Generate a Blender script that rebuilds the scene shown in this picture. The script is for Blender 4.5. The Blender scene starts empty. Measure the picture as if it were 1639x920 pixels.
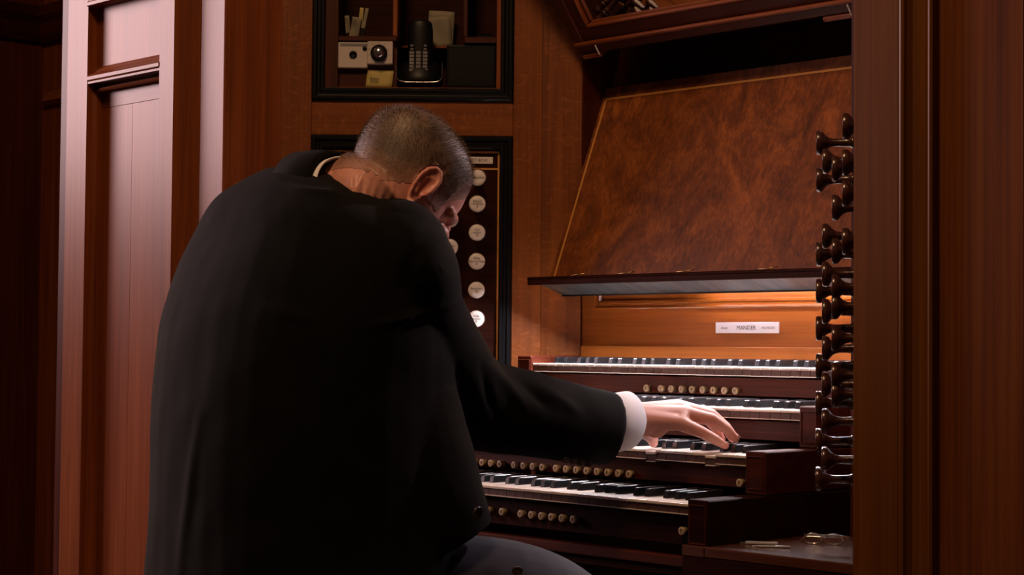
import bpy, bmesh, math, random
from math import sin, cos, pi, radians, sqrt, atan2
from mathutils import Vector, Matrix, noise

random.seed(7)
S = bpy.context.scene
COL = S.collection

# ------------------------------------------------------------------ camera
F_PX, W_PX = 2800.0, 1639.0
CAM = Vector((2.326, -2.258, 1.06))
fw = Vector((-.719, .695, 0)).normalized()      # level viewing direction = into the left jamb
rt = Vector((.695, .719, 0)).normalized()       # level right direction
PITCH, ROLL = math.atan(95 / 2800.0), radians(0.5)
wv = fw * cos(PITCH) + Vector((0, 0, 1)) * sin(PITCH)
uv = Vector((0, 0, 1)) * cos(PITCH) - fw * sin(PITCH)
rr = rt * cos(ROLL) + uv * sin(ROLL)
uu = uv * cos(ROLL) - rt * sin(ROLL)
cd = bpy.data.cameras.new('camera')
cd.sensor_width = 36.0
cd.lens = 36.0 * F_PX / W_PX
cd.clip_start = 0.05
co = bpy.data.objects.new('camera', cd)
COL.objects.link(co)
M = Matrix((rr, uu, -wv)).transposed().to_4x4()
M.translation = CAM
co.matrix_world = M
S.camera = co

# ------------------------------------------------------------------ world, lights, exposure
S.view_settings.view_transform = 'Standard'
S.view_settings.look = 'None'
S.view_settings.gamma = 1.0
S.view_settings.use_curve_mapping = False
S.view_settings.exposure = 0.0
wd = bpy.data.worlds.new('dark_chancel')
S.world = wd
wd.use_nodes = True
wd.node_tree.nodes['Background'].inputs['Color'].default_value = (1.0, .55, .36, 1)
wd.node_tree.nodes['Background'].inputs['Strength'].default_value = 0.022


def area_light(name, loc, target, sx, sy, power, color):
    ld = bpy.data.lights.new(name, 'AREA')
    ld.shape = 'RECTANGLE'
    ld.size, ld.size_y = sx, sy
    ld.energy = power
    ld.color = color
    o = bpy.data.objects.new(name, ld)
    COL.objects.link(o)
    o.location = loc
    d = Vector(target) - Vector(loc)
    o.rotation_euler = d.to_track_quat('-Z', 'Y').to_euler()
    return o


area_light('hall_window_light', (-4.3, -1.95, 2.55), (-.9, -.2, 1.45), 1.7, 1.5, 135, (1.0, .68, .69))
area_light('ceiling_fill_light', (.9, -1.8, 4.0), (.4, 0, 1.1), .6, .6, 50, (1.0, .58, .30))  # warm overhead fill, added to lift the brown wood; no fixture is seen

# ------------------------------------------------------------------ materials


def mat(name):
    m = bpy.data.materials.new(name)
    m.use_nodes = True
    nt = m.node_tree
    return m, nt, nt.nodes['Principled BSDF']


def plain(name, color, rough=.5, metal=0.0, coat=0.0, emit=None, strength=0.0, sheen=0.0, bump=0.0, bscale=200.0, spec=.5):
    m, nt, b = mat(name)
    b.inputs['Base Color'].default_value = (*color, 1)
    b.inputs['Roughness'].default_value = rough
    b.inputs['Metallic'].default_value = metal
    b.inputs['Coat Weight'].default_value = coat
    b.inputs['Coat Roughness'].default_value = .15
    b.inputs['Specular IOR Level'].default_value = spec
    if sheen:
        b.inputs['Sheen Weight'].default_value = sheen
        b.inputs['Sheen Roughness'].default_value = .45
    if emit:
        b.inputs['Emission Color'].default_value = (*emit, 1)
        b.inputs['Emission Strength'].default_value = strength
    if bump:
        tc = nt.nodes.new('ShaderNodeTexCoord')
        n = nt.nodes.new('ShaderNodeTexNoise')
        n.inputs['Scale'].default_value = bscale
        n.inputs['Detail'].default_value = 4
        bp = nt.nodes.new('ShaderNodeBump')
        bp.inputs['Strength'].default_value = bump
        bp.inputs['Distance'].default_value = .002
        nt.links.new(tc.outputs['Object'], n.inputs['Vector'])
        nt.links.new(n.outputs['Fac'], bp.inputs['Height'])
        nt.links.new(bp.outputs['Normal'], b.inputs['Normal'])
    return m


def wood(name, dark, mid, light, axis='Z', scale=1.0, rough=.4, coat=.15, fleck=0.0, seed=0.0, contrast=1.0, bump=.25, spec=.5):
    """grain runs along the given object axis"""
    m, nt, b = mat(name)
    L = nt.links.new
    tc = nt.nodes.new('ShaderNodeTexCoord')
    mp = nt.nodes.new('ShaderNodeMapping')
    st = {'X': (1.2, 26, 26), 'Y': (26, 1.2, 26), 'Z': (26, 26, 1.2)}[axis]
    mp.inputs['Scale'].default_value = [s * scale for s in st]
    mp.inputs['Location'].default_value = (seed, seed * 1.7, seed * .6)
    L(tc.outputs['Object'], mp.inputs['Vector'])
    n1 = nt.nodes.new('ShaderNodeTexNoise')
    n1.inputs['Scale'].default_value = 1.0
    n1.inputs['Detail'].default_value = 6
    n1.inputs['Roughness'].default_value = .62
    n1.inputs['Distortion'].default_value = .7
    L(mp.outputs['Vector'], n1.inputs['Vector'])
    mp2 = nt.nodes.new('ShaderNodeMapping')
    mp2.inputs['Scale'].default_value = [s * scale * (9 if s > 2 else 2.5) for s in st]
    L(tc.outputs['Object'], mp2.inputs['Vector'])
    n2 = nt.nodes.new('ShaderNodeTexNoise')
    n2.inputs['Scale'].default_value = 1.0
    n2.inputs['Detail'].default_value = 3
    L(mp2.outputs['Vector'], n2.inputs['Vector'])
    mx = nt.nodes.new('ShaderNodeMix')
    mx.data_type = 'FLOAT'
    mx.inputs['Factor'].default_value = .38
    L(n1.outputs['Fac'], mx.inputs['A'])
    L(n2.outputs['Fac'], mx.inputs['B'])
    cr = nt.nodes.new('ShaderNodeValToRGB')
    e = cr.color_ramp.elements
    lo, hi = .5 - .17 / contrast, .5 + .17 / contrast
    e[0].position, e[0].color = lo, (*dark, 1)
    e[1].position, e[1].color = hi, (*light, 1)
    k = cr.color_ramp.elements.new(.5)
    k.color = (*mid, 1)
    L(mx.outputs['Result'], cr.inputs['Fac'])
    colout = cr.outputs['Color']
    if fleck > 0:      # medullary rays of quarter-sawn oak: short curved pale flecks across the grain
        mp3 = nt.nodes.new('ShaderNodeMapping')
        mp3.inputs['Scale'].default_value = {'X': (60, 22, 22), 'Y': (22, 60, 22), 'Z': (22, 22, 60)}[axis]
        L(tc.outputs['Object'], mp3.inputs['Vector'])
        nf = nt.nodes.new('ShaderNodeTexNoise')
        nf.inputs['Scale'].default_value = 1.0
        nf.inputs['Detail'].default_value = 2
        nf.inputs['Distortion'].default_value = 2.6
        L(mp3.outputs['Vector'], nf.inputs['Vector'])
        c2 = nt.nodes.new('ShaderNodeValToRGB')
        c2.color_ramp.elements[0].position = .57
        c2.color_ramp.elements[0].color = (0, 0, 0, 1)
        c2.color_ramp.elements[1].position = .66
        c2.color_ramp.elements[1].color = (fleck, fleck, fleck, 1)
        L(nf.outputs['Fac'], c2.inputs['Fac'])
        mc = nt.nodes.new('ShaderNodeMix')
        mc.data_type = 'RGBA'
        L(c2.outputs['Color'], mc.inputs['Factor'])
        L(colout, mc.inputs['A'])
        mc.inputs['B'].default_value = (*[min(1, c * 1.6 + .01) for c in light], 1)
        colout = mc.outputs['Result']
    L(colout, b.inputs['Base Color'])
    b.inputs['Roughness'].default_value = rough
    b.inputs['Specular IOR Level'].default_value = spec
    b.inputs['Coat Weight'].default_value = coat
    b.inputs['Coat Roughness'].default_value = .22
    bp = nt.nodes.new('ShaderNodeBump')
    bp.inputs['Strength'].default_value = bump
    bp.inputs['Distance'].default_value = .0012
    L(mx.outputs['Result'], bp.inputs['Height'])
    L(bp.outputs['Normal'], b.inputs['Normal'])
    return m


OAKD, OAKM, OAKL = (.115, .025, .005), (.19, .045, .008), (.265, .072, .015)
oak_z = wood('oak_upright', OAKD, OAKM, OAKL, 'Z', rough=.38, coat=.02, spec=.34)
oak_x = wood('oak_rail', OAKD, OAKM, OAKL, 'X', rough=.38, coat=.02, spec=.34, seed=3)
oak_fig_z = wood('figured_oak_upright', (.115, .029, .005), (.18, .048, .007), (.25, .075, .013), 'Z', rough=.45, coat=0, spec=.3, fleck=.28, seed=5)
oak_fig_x = wood('figured_oak_rail', (.115, .029, .005), (.18, .048, .007), (.25, .075, .013), 'X', rough=.45, coat=0, spec=.3, fleck=.28, seed=5)
pan_z = wood('oak_panel_board', (.14, .031, .007), (.20, .046, .010), (.255, .066, .016), 'Z', scale=.8, rough=.38, coat=.02, spec=.34, contrast=1.3, seed=9)
pan_x = wood('oak_panel_cross', (.14, .031, .007), (.20, .046, .010), (.255, .066, .016), 'X', scale=.8, rough=.38, coat=.02, spec=.34, contrast=1.3, seed=9)
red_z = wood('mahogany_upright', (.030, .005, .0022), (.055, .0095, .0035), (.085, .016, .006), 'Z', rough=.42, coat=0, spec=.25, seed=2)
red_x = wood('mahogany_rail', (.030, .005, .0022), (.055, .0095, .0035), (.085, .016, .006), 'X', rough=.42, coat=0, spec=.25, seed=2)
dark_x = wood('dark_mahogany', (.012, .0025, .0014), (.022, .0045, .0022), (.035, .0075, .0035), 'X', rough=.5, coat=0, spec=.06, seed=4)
gold_x = wood('golden_oak_fascia', (.21, .056, .008), (.31, .088, .012), (.41, .13, .020), 'X', rough=.34, seed=11, contrast=.8)
gold_polish = wood('polished_fascia_moulding', (.21, .056, .008), (.31, .088, .012), (.41, .13, .020), 'X', rough=.2, coat=1.0, seed=11, contrast=.8)
col_z = wood('column_oak', (.105, .032, .0045), (.145, .046, .006), (.19, .064, .009), 'Z', scale=.7, rough=.45, coat=0, spec=.3, seed=14)
colpan_z = wood('column_panel_oak', (.085, .020, .003), (.15, .040, .005), (.20, .060, .008), 'Z', scale=.55, rough=.45, coat=0, spec=.3, seed=21, contrast=1.25)
ebony = plain('ebonised_moulding', (.004, .004, .005), .32, spec=.3)
inlay = plain('boxwood_inlay', (.62, .29, .07), .45)
ivory = plain('ivory', (.72, .63, .56), .35, coat=.2)
ivory_face = plain('ivory_label', (.74, .69, .66), .42)
piston_m = plain('old_ivory_piston', (.42, .32, .20), .35, coat=.2)
ink = plain('black_lettering', (.012, .010, .010), .6)
key_wood = plain('key_front_wood', (.060, .022, .014), .5)
sharp_m = plain('ebony_key', (.010, .010, .012), .25, coat=.4)
knob_m = wood('turned_rosewood', (.018, .006, .004), (.042, .014, .009), (.07, .023, .014), 'X', rough=.24, coat=.6, seed=8)
brass = plain('brass', (.62, .42, .18), .3, metal=1.0)
chrome = plain('chrome', (.75, .76, .78), .18, metal=1.0)
white_plate = plain('white_enamel', (.86, .86, .88), .4)
lamp_white = plain('lamp_tube', (.9, .9, .9), .4, emit=(1.0, .80, .84), strength=24.0)
led_m = plain('led_chip', (.9, .9, .9), .4, emit=(1.0, .90, .95), strength=2500.0)
black_plastic = plain('black_plastic', (.004, .004, .005), .42, spec=.2)
grey_plastic = plain('grey_key_plastic', (.16, .16, .17), .5)
cream_plastic = plain('cream_plastic', (.50, .44, .40), .5)
note_yellow = plain('yellow_paper', (.46, .38, .13), .8)
paper_m = plain('creased_paper', (.23, .21, .15), .8, bump=.6, bscale=60)
slate_m = None


def reflector_material():
    m, nt, b = mat('reflector_sheet')
    L = nt.links.new
    b.inputs['Base Color'].default_value = (.10, .145, .17, 1)
    b.inputs['Metallic'].default_value = .75
    b.inputs['Roughness'].default_value = .30
    tc = nt.nodes.new('ShaderNodeTexCoord')
    mp = nt.nodes.new('ShaderNodeMapping')
    mp.inputs['Scale'].default_value = (16, 4, 4)
    L(tc.outputs['Object'], mp.inputs['Vector'])
    n = nt.nodes.new('ShaderNodeTexNoise')
    n.inputs['Scale'].default_value = 1.0
    n.inputs['Detail'].default_value = 1.5
    L(mp.outputs['Vector'], n.inputs['Vector'])
    bp = nt.nodes.new('ShaderNodeBump')
    bp.inputs['Strength'].default_value = .5
    bp.inputs['Distance'].default_value = .02
    L(n.outputs['Fac'], bp.inputs['Height'])
    L(bp.outputs['Normal'], b.inputs['Normal'])
    return m


def burr_material():
    m, nt, b = mat('burr_walnut_veneer')
    L = nt.links.new
    tc = nt.nodes.new('ShaderNodeTexCoord')
    mp = nt.nodes.new('ShaderNodeMapping')
    mp.inputs['Scale'].default_value = (9, 9, 5.5)
    L(tc.outputs['Object'], mp.inputs['Vector'])
    n1 = nt.nodes.new('ShaderNodeTexNoise')
    n1.inputs['Scale'].default_value = 1.0
    n1.inputs['Detail'].default_value = 9
    n1.inputs['Roughness'].default_value = .68
    n1.inputs['Distortion'].default_value = 1.4
    L(mp.outputs['Vector'], n1.inputs['Vector'])
    mp2 = nt.nodes.new('ShaderNodeMapping')
    mp2.inputs['Scale'].default_value = (120, 120, 28)
    L(tc.outputs['Object'], mp2.inputs['Vector'])
    n2 = nt.nodes.new('ShaderNodeTexNoise')
    n2.inputs['Scale'].default_value = 1.0
    n2.inputs['Detail'].default_value = 4
    n2.inputs['Distortion'].default_value = 1.0
    L(mp2.outputs['Vector'], n2.inputs['Vector'])
    mx = nt.nodes.new('ShaderNodeMix')
    mx.data_type = 'FLOAT'
    mx.inputs['Factor'].default_value = .33
    L(n1.outputs['Fac'], mx.inputs['A'])
    L(n2.outputs['Fac'], mx.inputs['B'])
    cr = nt.nodes.new('ShaderNodeValToRGB')
    e = cr.color_ramp.elements
    e[0].position, e[0].color = .34, (.060, .016, .005, 1)
    e[1].position, e[1].color = .68, (.42, .125, .024, 1)
    k = e.new(.5)
    k.color = (.19, .052, .011, 1)
    L(mx.outputs['Result'], cr.inputs['Fac'])
    L(cr.outputs['Color'], b.inputs['Base Color'])
    b.inputs['Roughness'].default_value = .38
    b.inputs['Coat Weight'].default_value = .12
    b.inputs['Coat Roughness'].default_value = .25
    bp = nt.nodes.new('ShaderNodeBump')
    bp.inputs['Strength'].default_value = .15
    bp.inputs['Distance'].default_value = .001
    L(mx.outputs['Result'], bp.inputs['Height'])
    L(bp.outputs['Normal'], b.inputs['Normal'])
    return m


def glass_material():
    m, nt, b = mat('cabinet_glass')
    b.inputs['Base Color'].default_value = (.9, .92, .92, 1)
    b.inputs['Roughness'].default_value = .02
    b.inputs['Transmission Weight'].default_value = 1.0
    b.inputs['IOR'].default_value = 1.45
    return m


def skin_material():
    m, nt, b = mat('skin')
    L = nt.links.new
    at = nt.nodes.new('ShaderNodeAttribute')
    at.attribute_name = 'flush'
    mx = nt.nodes.new('ShaderNodeMix')
    mx.data_type = 'RGBA'
    mx.inputs['A'].default_value = (.64, .335, .265, 1)
    mx.inputs['B'].default_value = (.62, .165, .115, 1)
    L(at.outputs['Fac'], mx.inputs['Factor'])
    L(mx.outputs['Result'], b.inputs['Base Color'])
    b.inputs['Roughness'].default_value = .48
    b.inputs['Subsurface Weight'].default_value = .12
    b.inputs['Subsurface Radius'].default_value = (.012, .004, .002)
    b.inputs['Subsurface Scale'].default_value = .5
    tc = nt.nodes.new('ShaderNodeTexCoord')
    n = nt.nodes.new('ShaderNodeTexNoise')
    n.inputs['Scale'].default_value = 260
    n.inputs['Detail'].default_value = 3
    bp = nt.nodes.new('ShaderNodeBump')
    bp.inputs['Strength'].default_value = .2
    bp.inputs['Distance'].default_value = .0008
    L(tc.outputs['Object'], n.inputs['Vector'])
    L(n.outputs['Fac'], bp.inputs['Height'])
    L(bp.outputs['Normal'], b.inputs['Normal'])
    return m


def hair_material():
    m, nt, b = mat('cropped_hair')
    L = nt.links.new
    tc = nt.nodes.new('ShaderNodeTexCoord')
    n = nt.nodes.new('ShaderNodeTexNoise')
    n.inputs['Scale'].default_value = 22
    n.inputs['Detail'].default_value = 6
    L(tc.outputs['Object'], n.inputs['Vector'])
    cr = nt.nodes.new('ShaderNodeValToRGB')
    cr.color_ramp.elements[0].position = .35
    cr.color_ramp.elements[0].color = (.075, .045, .031, 1)
    cr.color_ramp.elements[1].position = .68
    cr.color_ramp.elements[1].color = (.20, .125, .085, 1)
    L(n.outputs['Fac'], cr.inputs['Fac'])
    at_ = nt.nodes.new('ShaderNodeAttribute')       # clipped short at the edges: scalp shows through
    at_.attribute_name = 'fade'
    mx = nt.nodes.new('ShaderNodeMix')
    mx.data_type = 'RGBA'
    mx.inputs['A'].default_value = (.42, .205, .145, 1)
    L(at_.outputs['Fac'], mx.inputs['Factor'])
    L(cr.outputs['Color'], mx.inputs['B'])
    L(mx.outputs['Result'], b.inputs['Base Color'])
    b.inputs['Roughness'].default_value = .55
    b.inputs['Sheen Weight'].default_value = .12
    return m


reflector = reflector_material()
burr = burr_material()
glass = glass_material()
skin = skin_material()
hair_m = hair_material()
suit = plain('black_wool_suit', (.0022, .0021, .0025), .85, sheen=.05, bump=.35, bscale=900, spec=.12)
trouser_m = plain('dark_blue_grey_trouser', (.018, .020, .040), .8, sheen=.2, bump=.3, bscale=900, spec=.25)
shirt_m = plain('white_cotton', (.80, .80, .84), .75)
shoe_m = plain('black_leather', (.008, .008, .008), .3)
metal_dark = plain('dull_pipe_metal', (.30, .31, .32), .35, metal=.9)
clear_plastic = plain('clear_grey_plastic', (.45, .44, .47), .2, coat=.5)
floor_m = wood('floor_boards', (.03, .012, .006), (.055, .022, .010), (.08, .034, .016), 'X', scale=.5, rough=.5)

# ------------------------------------------------------------------ object helpers


def tag(o, label=None, cat=None, group=None, kind=None):
    if label: o['label'] = label
    if cat: o['category'] = cat
    if group: o['group'] = group
    if kind: o['kind'] = kind
    return o


def empty(name, loc=(0, 0, 0), rz=0.0, label=None, cat=None, group=None, kind=None, parent=None):
    o = bpy.data.objects.new(name, None)
    o.empty_display_size = .05
    COL.objects.link(o)
    o.location = loc
    o.rotation_euler = (0, 0, rz)
    if parent: o.parent = parent
    return tag(o, label, cat, group, kind)


def link(name, me, m=None, parent=None, loc=None, smooth=None):
    if m is not None and not me.materials:
        for q in (m if isinstance(m, (list, tuple)) else [m]):
            me.materials.append(q)
    if smooth is not None:
        for p in me.polygons: p.use_smooth = smooth
    o = bpy.data.objects.new(name, me)
    COL.objects.link(o)
    if parent: o.parent = parent
    if loc: o.location = loc
    return o


def from_bm(name, bm, m, parent=None, loc=None, smooth=False):
    bmesh.ops.recalc_face_normals(bm, faces=bm.faces[:])
    me = bpy.data.meshes.new(name)
    bm.to_mesh(me)
    bm.free()
    return link(name, me, m, parent, loc, smooth)


def bm_box(bm, x0, x1, y0, y1, z0, z1, bev=0.0, seg=1):
    vs = [bm.verts.new(p) for p in ((x0, y0, z0), (x1, y0, z0), (x1, y1, z0), (x0, y1, z0),
                                    (x0, y0, z1), (x1, y0, z1), (x1, y1, z1), (x0, y1, z1))]
    fs = [bm.faces.new([vs[i] for i in q]) for q in
          ((0, 3, 2, 1), (4, 5, 6, 7), (0, 1, 5, 4), (1, 2, 6, 5), (2, 3, 7, 6), (3, 0, 4, 7))]
    if bev > 0:
        es = list({e for f in fs for e in f.edges})
        bmesh.ops.bevel(bm, geom=es, offset=bev, segments=seg, affect='EDGES', profile=.5)
    return bm


def box(name, x0, x1, y0, y1, z0, z1, m, parent=None, bev=.0015, seg=1):
    return from_bm(name, bm_box(bmesh.new(), x0, x1, y0, y1, z0, z1, bev, seg), m, parent)


def frame_moulding(name, x0, x1, z0, z1, y, prof, m, parent=None, smooth=False):
    """profile (d, h) swept with mitres round a rectangle in the local xz plane; d runs inwards, h towards -y"""
    bm = bmesh.new()
    rings = []
    for d, h in prof:
        rings.append([bm.verts.new(p) for p in ((x0 + d, y - h, z0 + d), (x1 - d, y - h, z0 + d), (x1 - d, y - h, z1 - d), (x0 + d, y - h, z1 - d))])
    n = len(rings)
    for i in range(n):
        a, b = rings[i], rings[(i + 1) % n]
        for k in range(4):
            try: bm.faces.new((a[k], a[(k + 1) % 4], b[(k + 1) % 4], b[k]))
            except ValueError: pass
    return from_bm(name, bm, m, parent, smooth=smooth)


def prism(name, poly, axis, a, b, m, parent=None, smooth=False):
    """polygon extruded along an axis: X -> poly is (y,z), Y -> (x,z), Z -> (x,y)"""
    bm = bmesh.new()
    def pt(q, t):
        return {'X': (t, q[0], q[1]), 'Y': (q[0], t, q[1]), 'Z': (q[0], q[1], t)}[axis]
    A = [bm.verts.new(pt(q, a)) for q in poly]
    B = [bm.verts.new(pt(q, b)) for q in poly]
    n = len(poly)
    bm.faces.new(A); bm.faces.new(B[::-1])
    for i in range(n): bm.faces.new((A[i], B[i], B[(i + 1) % n], A[(i + 1) % n]))
    return from_bm(name, bm, m, parent, smooth=smooth)


def lathe_bm(prof, n=20, axis='-Y'):
    """profile (t, r): t runs along the axis"""
    bm = bmesh.new()
    rings = []
    for t, r in prof:
        ring = []
        for k in range(n):
            a = 2 * pi * k / n
            c, s = r * cos(a), r * sin(a)
            p = {'-Y': (c, -t, s), 'Z': (c, s, t), '-X': (-t, c, s)}[axis]
            ring.append(bm.verts.new(p))
        rings.append(ring)
    for i in range(len(rings) - 1):
        for k in range(n):
            bm.faces.new((rings[i][k], rings[i][(k + 1) % n], rings[i + 1][(k + 1) % n], rings[i + 1][k]))
    bm.faces.new(rings[0]); bm.faces.new(rings[-1][::-1])
    return bm


def lathe_mesh(name, prof, m, n=20, axis='-Y', smooth=True):
    bm = lathe_bm(prof, n, axis)
    bmesh.ops.recalc_face_normals(bm, faces=bm.faces[:])
    me = bpy.data.meshes.new(name)
    bm.to_mesh(me); bm.free()
    me.materials.append(m)
    for p in me.polygons: p.use_smooth = smooth and len(p.vertices) == 4
    return me


def catmull(P, n):
    """P: list of tuples, any length; n samples per span"""
    out = []
    for i in range(len(P) - 1):
        p0, p1, p2, p3 = P[max(i - 1, 0)], P[i], P[i + 1], P[min(i + 2, len(P) - 1)]
        for k in range(n):
            t = k / n
            out.append(tuple(.5 * (2 * b + (c - a) * t + (2 * a - 5 * b + 4 * c - d) * t * t + (3 * b - a - 3 * c + d) * t ** 3)
                             for a, b, c, d in zip(p0, p1, p2, p3)))
    out.append(tuple(P[-1]))
    return out


def sweep_bm(bm, pts, nseg=20, up=(0, 0, 1), span=6):
    """pts: (x,y,z,a,b); a = half width across, b = half height along up. flat ends"""
    Q = catmull([tuple(map(float, p)) for p in pts], span)
    rings = []
    upv = Vector(up)
    for i, q in enumerate(Q):
        p = Vector(q[:3])
        d = (Vector(Q[min(i + 1, len(Q) - 1)][:3]) - Vector(Q[max(i - 1, 0)][:3])).normalized()
        s = d.cross(upv)
        if s.length < .05: s = d.cross(Vector((0, 1, 0)))
        s.normalize()
        u = s.cross(d).normalized()
        rings.append([bm.verts.new(p + s * (q[3] * cos(2 * pi * k / nseg)) + u * (q[4] * sin(2 * pi * k / nseg))) for k in range(nseg)])
    for i in range(len(rings) - 1):
        for k in range(nseg):
            bm.faces.new((rings[i][k], rings[i][(k + 1) % nseg], rings[i + 1][(k + 1) % nseg], rings[i + 1][k]))
    bm.faces.new(rings[0][::-1]); bm.faces.new(rings[-1])


def ball_bm(bm, c, rx, ry=None, rz=None, n=16, mtx=None):
    ry = ry or rx; rz = rz or rx
    mm = Matrix.Translation(Vector(c)) @ (mtx or Matrix.Identity(4)) @ Matrix.Diagonal((rx, ry, rz, 1))
    bmesh.ops.create_uvsphere(bm, u_segments=n, v_segments=max(6, n // 2 + 2), radius=1.0, matrix=mm)


def chain_bm(bm, joints, n=12):
    """limb of round cones; joints (x,y,z,r)"""
    for a, b in zip(joints[:-1], joints[1:]):
        sweep_bm(bm, [(*a[:3], a[3], a[3]), (*b[:3], b[3], b[3])], n, span=3)
    for j in joints: ball_bm(bm, j[:3], j[3], n=n)


def tube(name, pts, r, m, parent=None, n=8, span=5):
    bm = bmesh.new()
    sweep_bm(bm, [(*p, r, r) for p in pts], n, span=span)
    return from_bm(name, bm, m, parent, smooth=True)


DG = None


def evaluated_mesh(o):
    dg = bpy.context.evaluated_depsgraph_get()
    return bpy.data.meshes.new_from_object(o.evaluated_get(dg))


def remeshed(name, bm, voxel, smooth_it=4, factor=.5):
    bmesh.ops.recalc_face_normals(bm, faces=bm.faces[:])
    me = bpy.data.meshes.new(name)
    bm.to_mesh(me); bm.free()
    o = bpy.data.objects.new(name, me)
    COL.objects.link(o)
    md = o.modifiers.new('r', 'REMESH')
    md.mode = 'VOXEL'; md.voxel_size = voxel
    if smooth_it:
        sm = o.modifiers.new('s', 'SMOOTH')
        sm.factor = factor; sm.iterations = smooth_it
    res = evaluated_mesh(o)
    bpy.data.objects.remove(o)
    bpy.data.meshes.remove(me)
    for p in res.polygons: p.use_smooth = True
    return res


def text_mesh(body, size, align='CENTER', italic=0.0, space=1.0):
    cu = bpy.data.curves.new('lettering', 'FONT')
    cu.body = body; cu.size = size
    cu.align_x = align; cu.align_y = 'CENTER'
    cu.shear = italic; cu.extrude = .0002
    cu.space_line = space; cu.resolution_u = 2
    o = bpy.data.objects.new('lettering', cu)
    COL.objects.link(o)
    me = evaluated_mesh(o)
    bpy.data.objects.remove(o); bpy.data.curves.remove(cu)
    return me


def text(name, body, size, loc, m, parent, **k):
    me = text_mesh(body, size, **k)
    o = link(name, me, m, parent)
    o.location = loc
    o.rotation_euler = (pi / 2, 0, 0)
    return o


# ================================================================== THE SETTING
floor = box('floor', -4.5, 3.2, -4.0, 1.4, -.04, 0, floor_m, None, 0)
tag(floor, kind='structure')

# ---- panelled wall left of the organ (door-like frame, pilaster, reveal, return)
wl = empty('wall_left', kind='structure')
box('stile', -1.1471, -1.0845, -.045, .04, 0, 2.6, oak_z, wl)
box('stile', -1.5635, -1.4656, -.045, .04, 0, 2.6, oak_z, wl)
prism('rail', [(-.044, 1.694), (-.044, 1.699), (-.047, 1.703), (-.047, 1.711), (-.044, 1.7145), (-.041, 1.717), (-.034, 1.722), (-.030, 1.727), (-.024, 1.731), (-.018, 1.738), (.03, 1.738), (.03, 1.694)], 'X', -1.4656, -1.1471, oak_x, wl)
box('rail', -1.4656, -1.1471, -.045, .03, 1.884, 2.03, oak_x, wl, .001)
box('rail', -1.4656, -1.1471, -.045, .03, .10, .30, oak_x, wl, .001)
prism('moulding', [(-.010, 1.676), (-.0225, 1.676), (-.0255, 1.680), (-.0225, 1.685), (-.010, 1.685)], 'X', -1.4650, -1.1475, oak_x, wl)
prism('moulding', [(-.044, 1.883), (-.052, 1.885), (-.052, 1.893), (-.044, 1.899)], 'X', -1.4650, -1.27, oak_x, wl)
box('panel', -1.4656, -1.1471, -.018, .0, 1.737, 1.884, pan_z, wl, 0)
box('panel', -1.4656, -1.3242, -.004, .02, .30, 1.6373, pan_z, wl, .0005)
box('panel', -1.3239, -1.1471, -.004, .02, .30, 1.6373, pan_z, wl, .0005)
box('panel', -1.4656, -1.1471, -.0045, .02, 1.6376, 1.694, pan_x, wl, .0005)
prism('moulding', [(-1.4656, -.030), (-1.460, -.020), (-1.4595, -.004), (-1.4656, -.004)], 'Z', .30, 1.676, oak_z, wl)
box('panel', -1.4656, -1.1471, -.018, .0, 2.03, 2.6, pan_z, wl, 0)
# pilaster and reveal
box('pilaster', -1.0355, -.9437, -.005, .04, 0, 2.6, oak_z, wl, .001)
prism('splay_moulding', [(-1.0845, -.044), (-1.066, -.030), (-1.0645, -.0265), (-1.058, -.0215), (-1.0365, -.0045), (-1.0365, .03), (-1.0845, .03)], 'Z', 0, 2.6, oak_z, wl)
prism('bead', [(-.9437, .002), (-.9405, -.008), (-.936, -.0105), (-.931, -.008), (-.928, .002)], 'Z', 0, 2.6, oak_z, wl)
box('reveal_board', -.955, -.927, .0, .082, 0, 2.6, oak_z, wl, .0)
prism('bead', [(-.927, .080), (-.919, .084), (-.916, .090), (-.916, .098), (-.927, .098)], 'Z', 0, 2.6, oak_z, wl)
box('reveal_board', -.955, -.921, .098, .150, 0, 2.6, oak_z, wl, .0)
# recessed panelling farther left
box('stile', -2.40, -2.235, .35, .40, 0, 2.7, oak_z, wl)
box('stile', -1.75, -1.61, .35, .40, 0, 2.7, red_z, wl)
box('rail', -2.235, -1.75, .35, .40, 1.775, 2.7, oak_x, wl)
box('panel', -2.235, -1.75, .375, .39, 0, 1.775, pan_z, wl, 0)
prism('moulding', [(.35, 1.762), (.338, 1.765), (.330, 1.776), (.334, 1.786), (.338, 1.80), (.35, 1.806)], 'X', -2.37, -1.605, oak_x, wl)
prism('moulding', [(-2.235, .35), (-2.222, .338), (-2.205, .34), (-2.198, .352), (-2.198, .376), (-2.235, .376)], 'Z', 0, 1.764, oak_z, wl)
prism('moulding', [(.35, 1.95), (.335, 1.955), (.328, 1.975), (.33, 2.01), (.318, 2.03), (.318, 2.06), (.35, 2.06)], 'X', -2.39, -1.605, red_x, wl)
box('return_board', -2.46, -2.40, -.22, .40, 0, 2.7, red_z, wl)
prism('moulding', [(-2.40, 1.95), (-2.385, 1.955), (-2.378, 1.975), (-2.38, 2.01), (-2.368, 2.03), (-2.368, 2.06), (-2.40, 2.06)], 'Y', -.22, .33, dark_x, wl)
box('return_board', -1.60, -1.5640, -.040, .40, 0, 2.6, red_z, wl)

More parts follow.
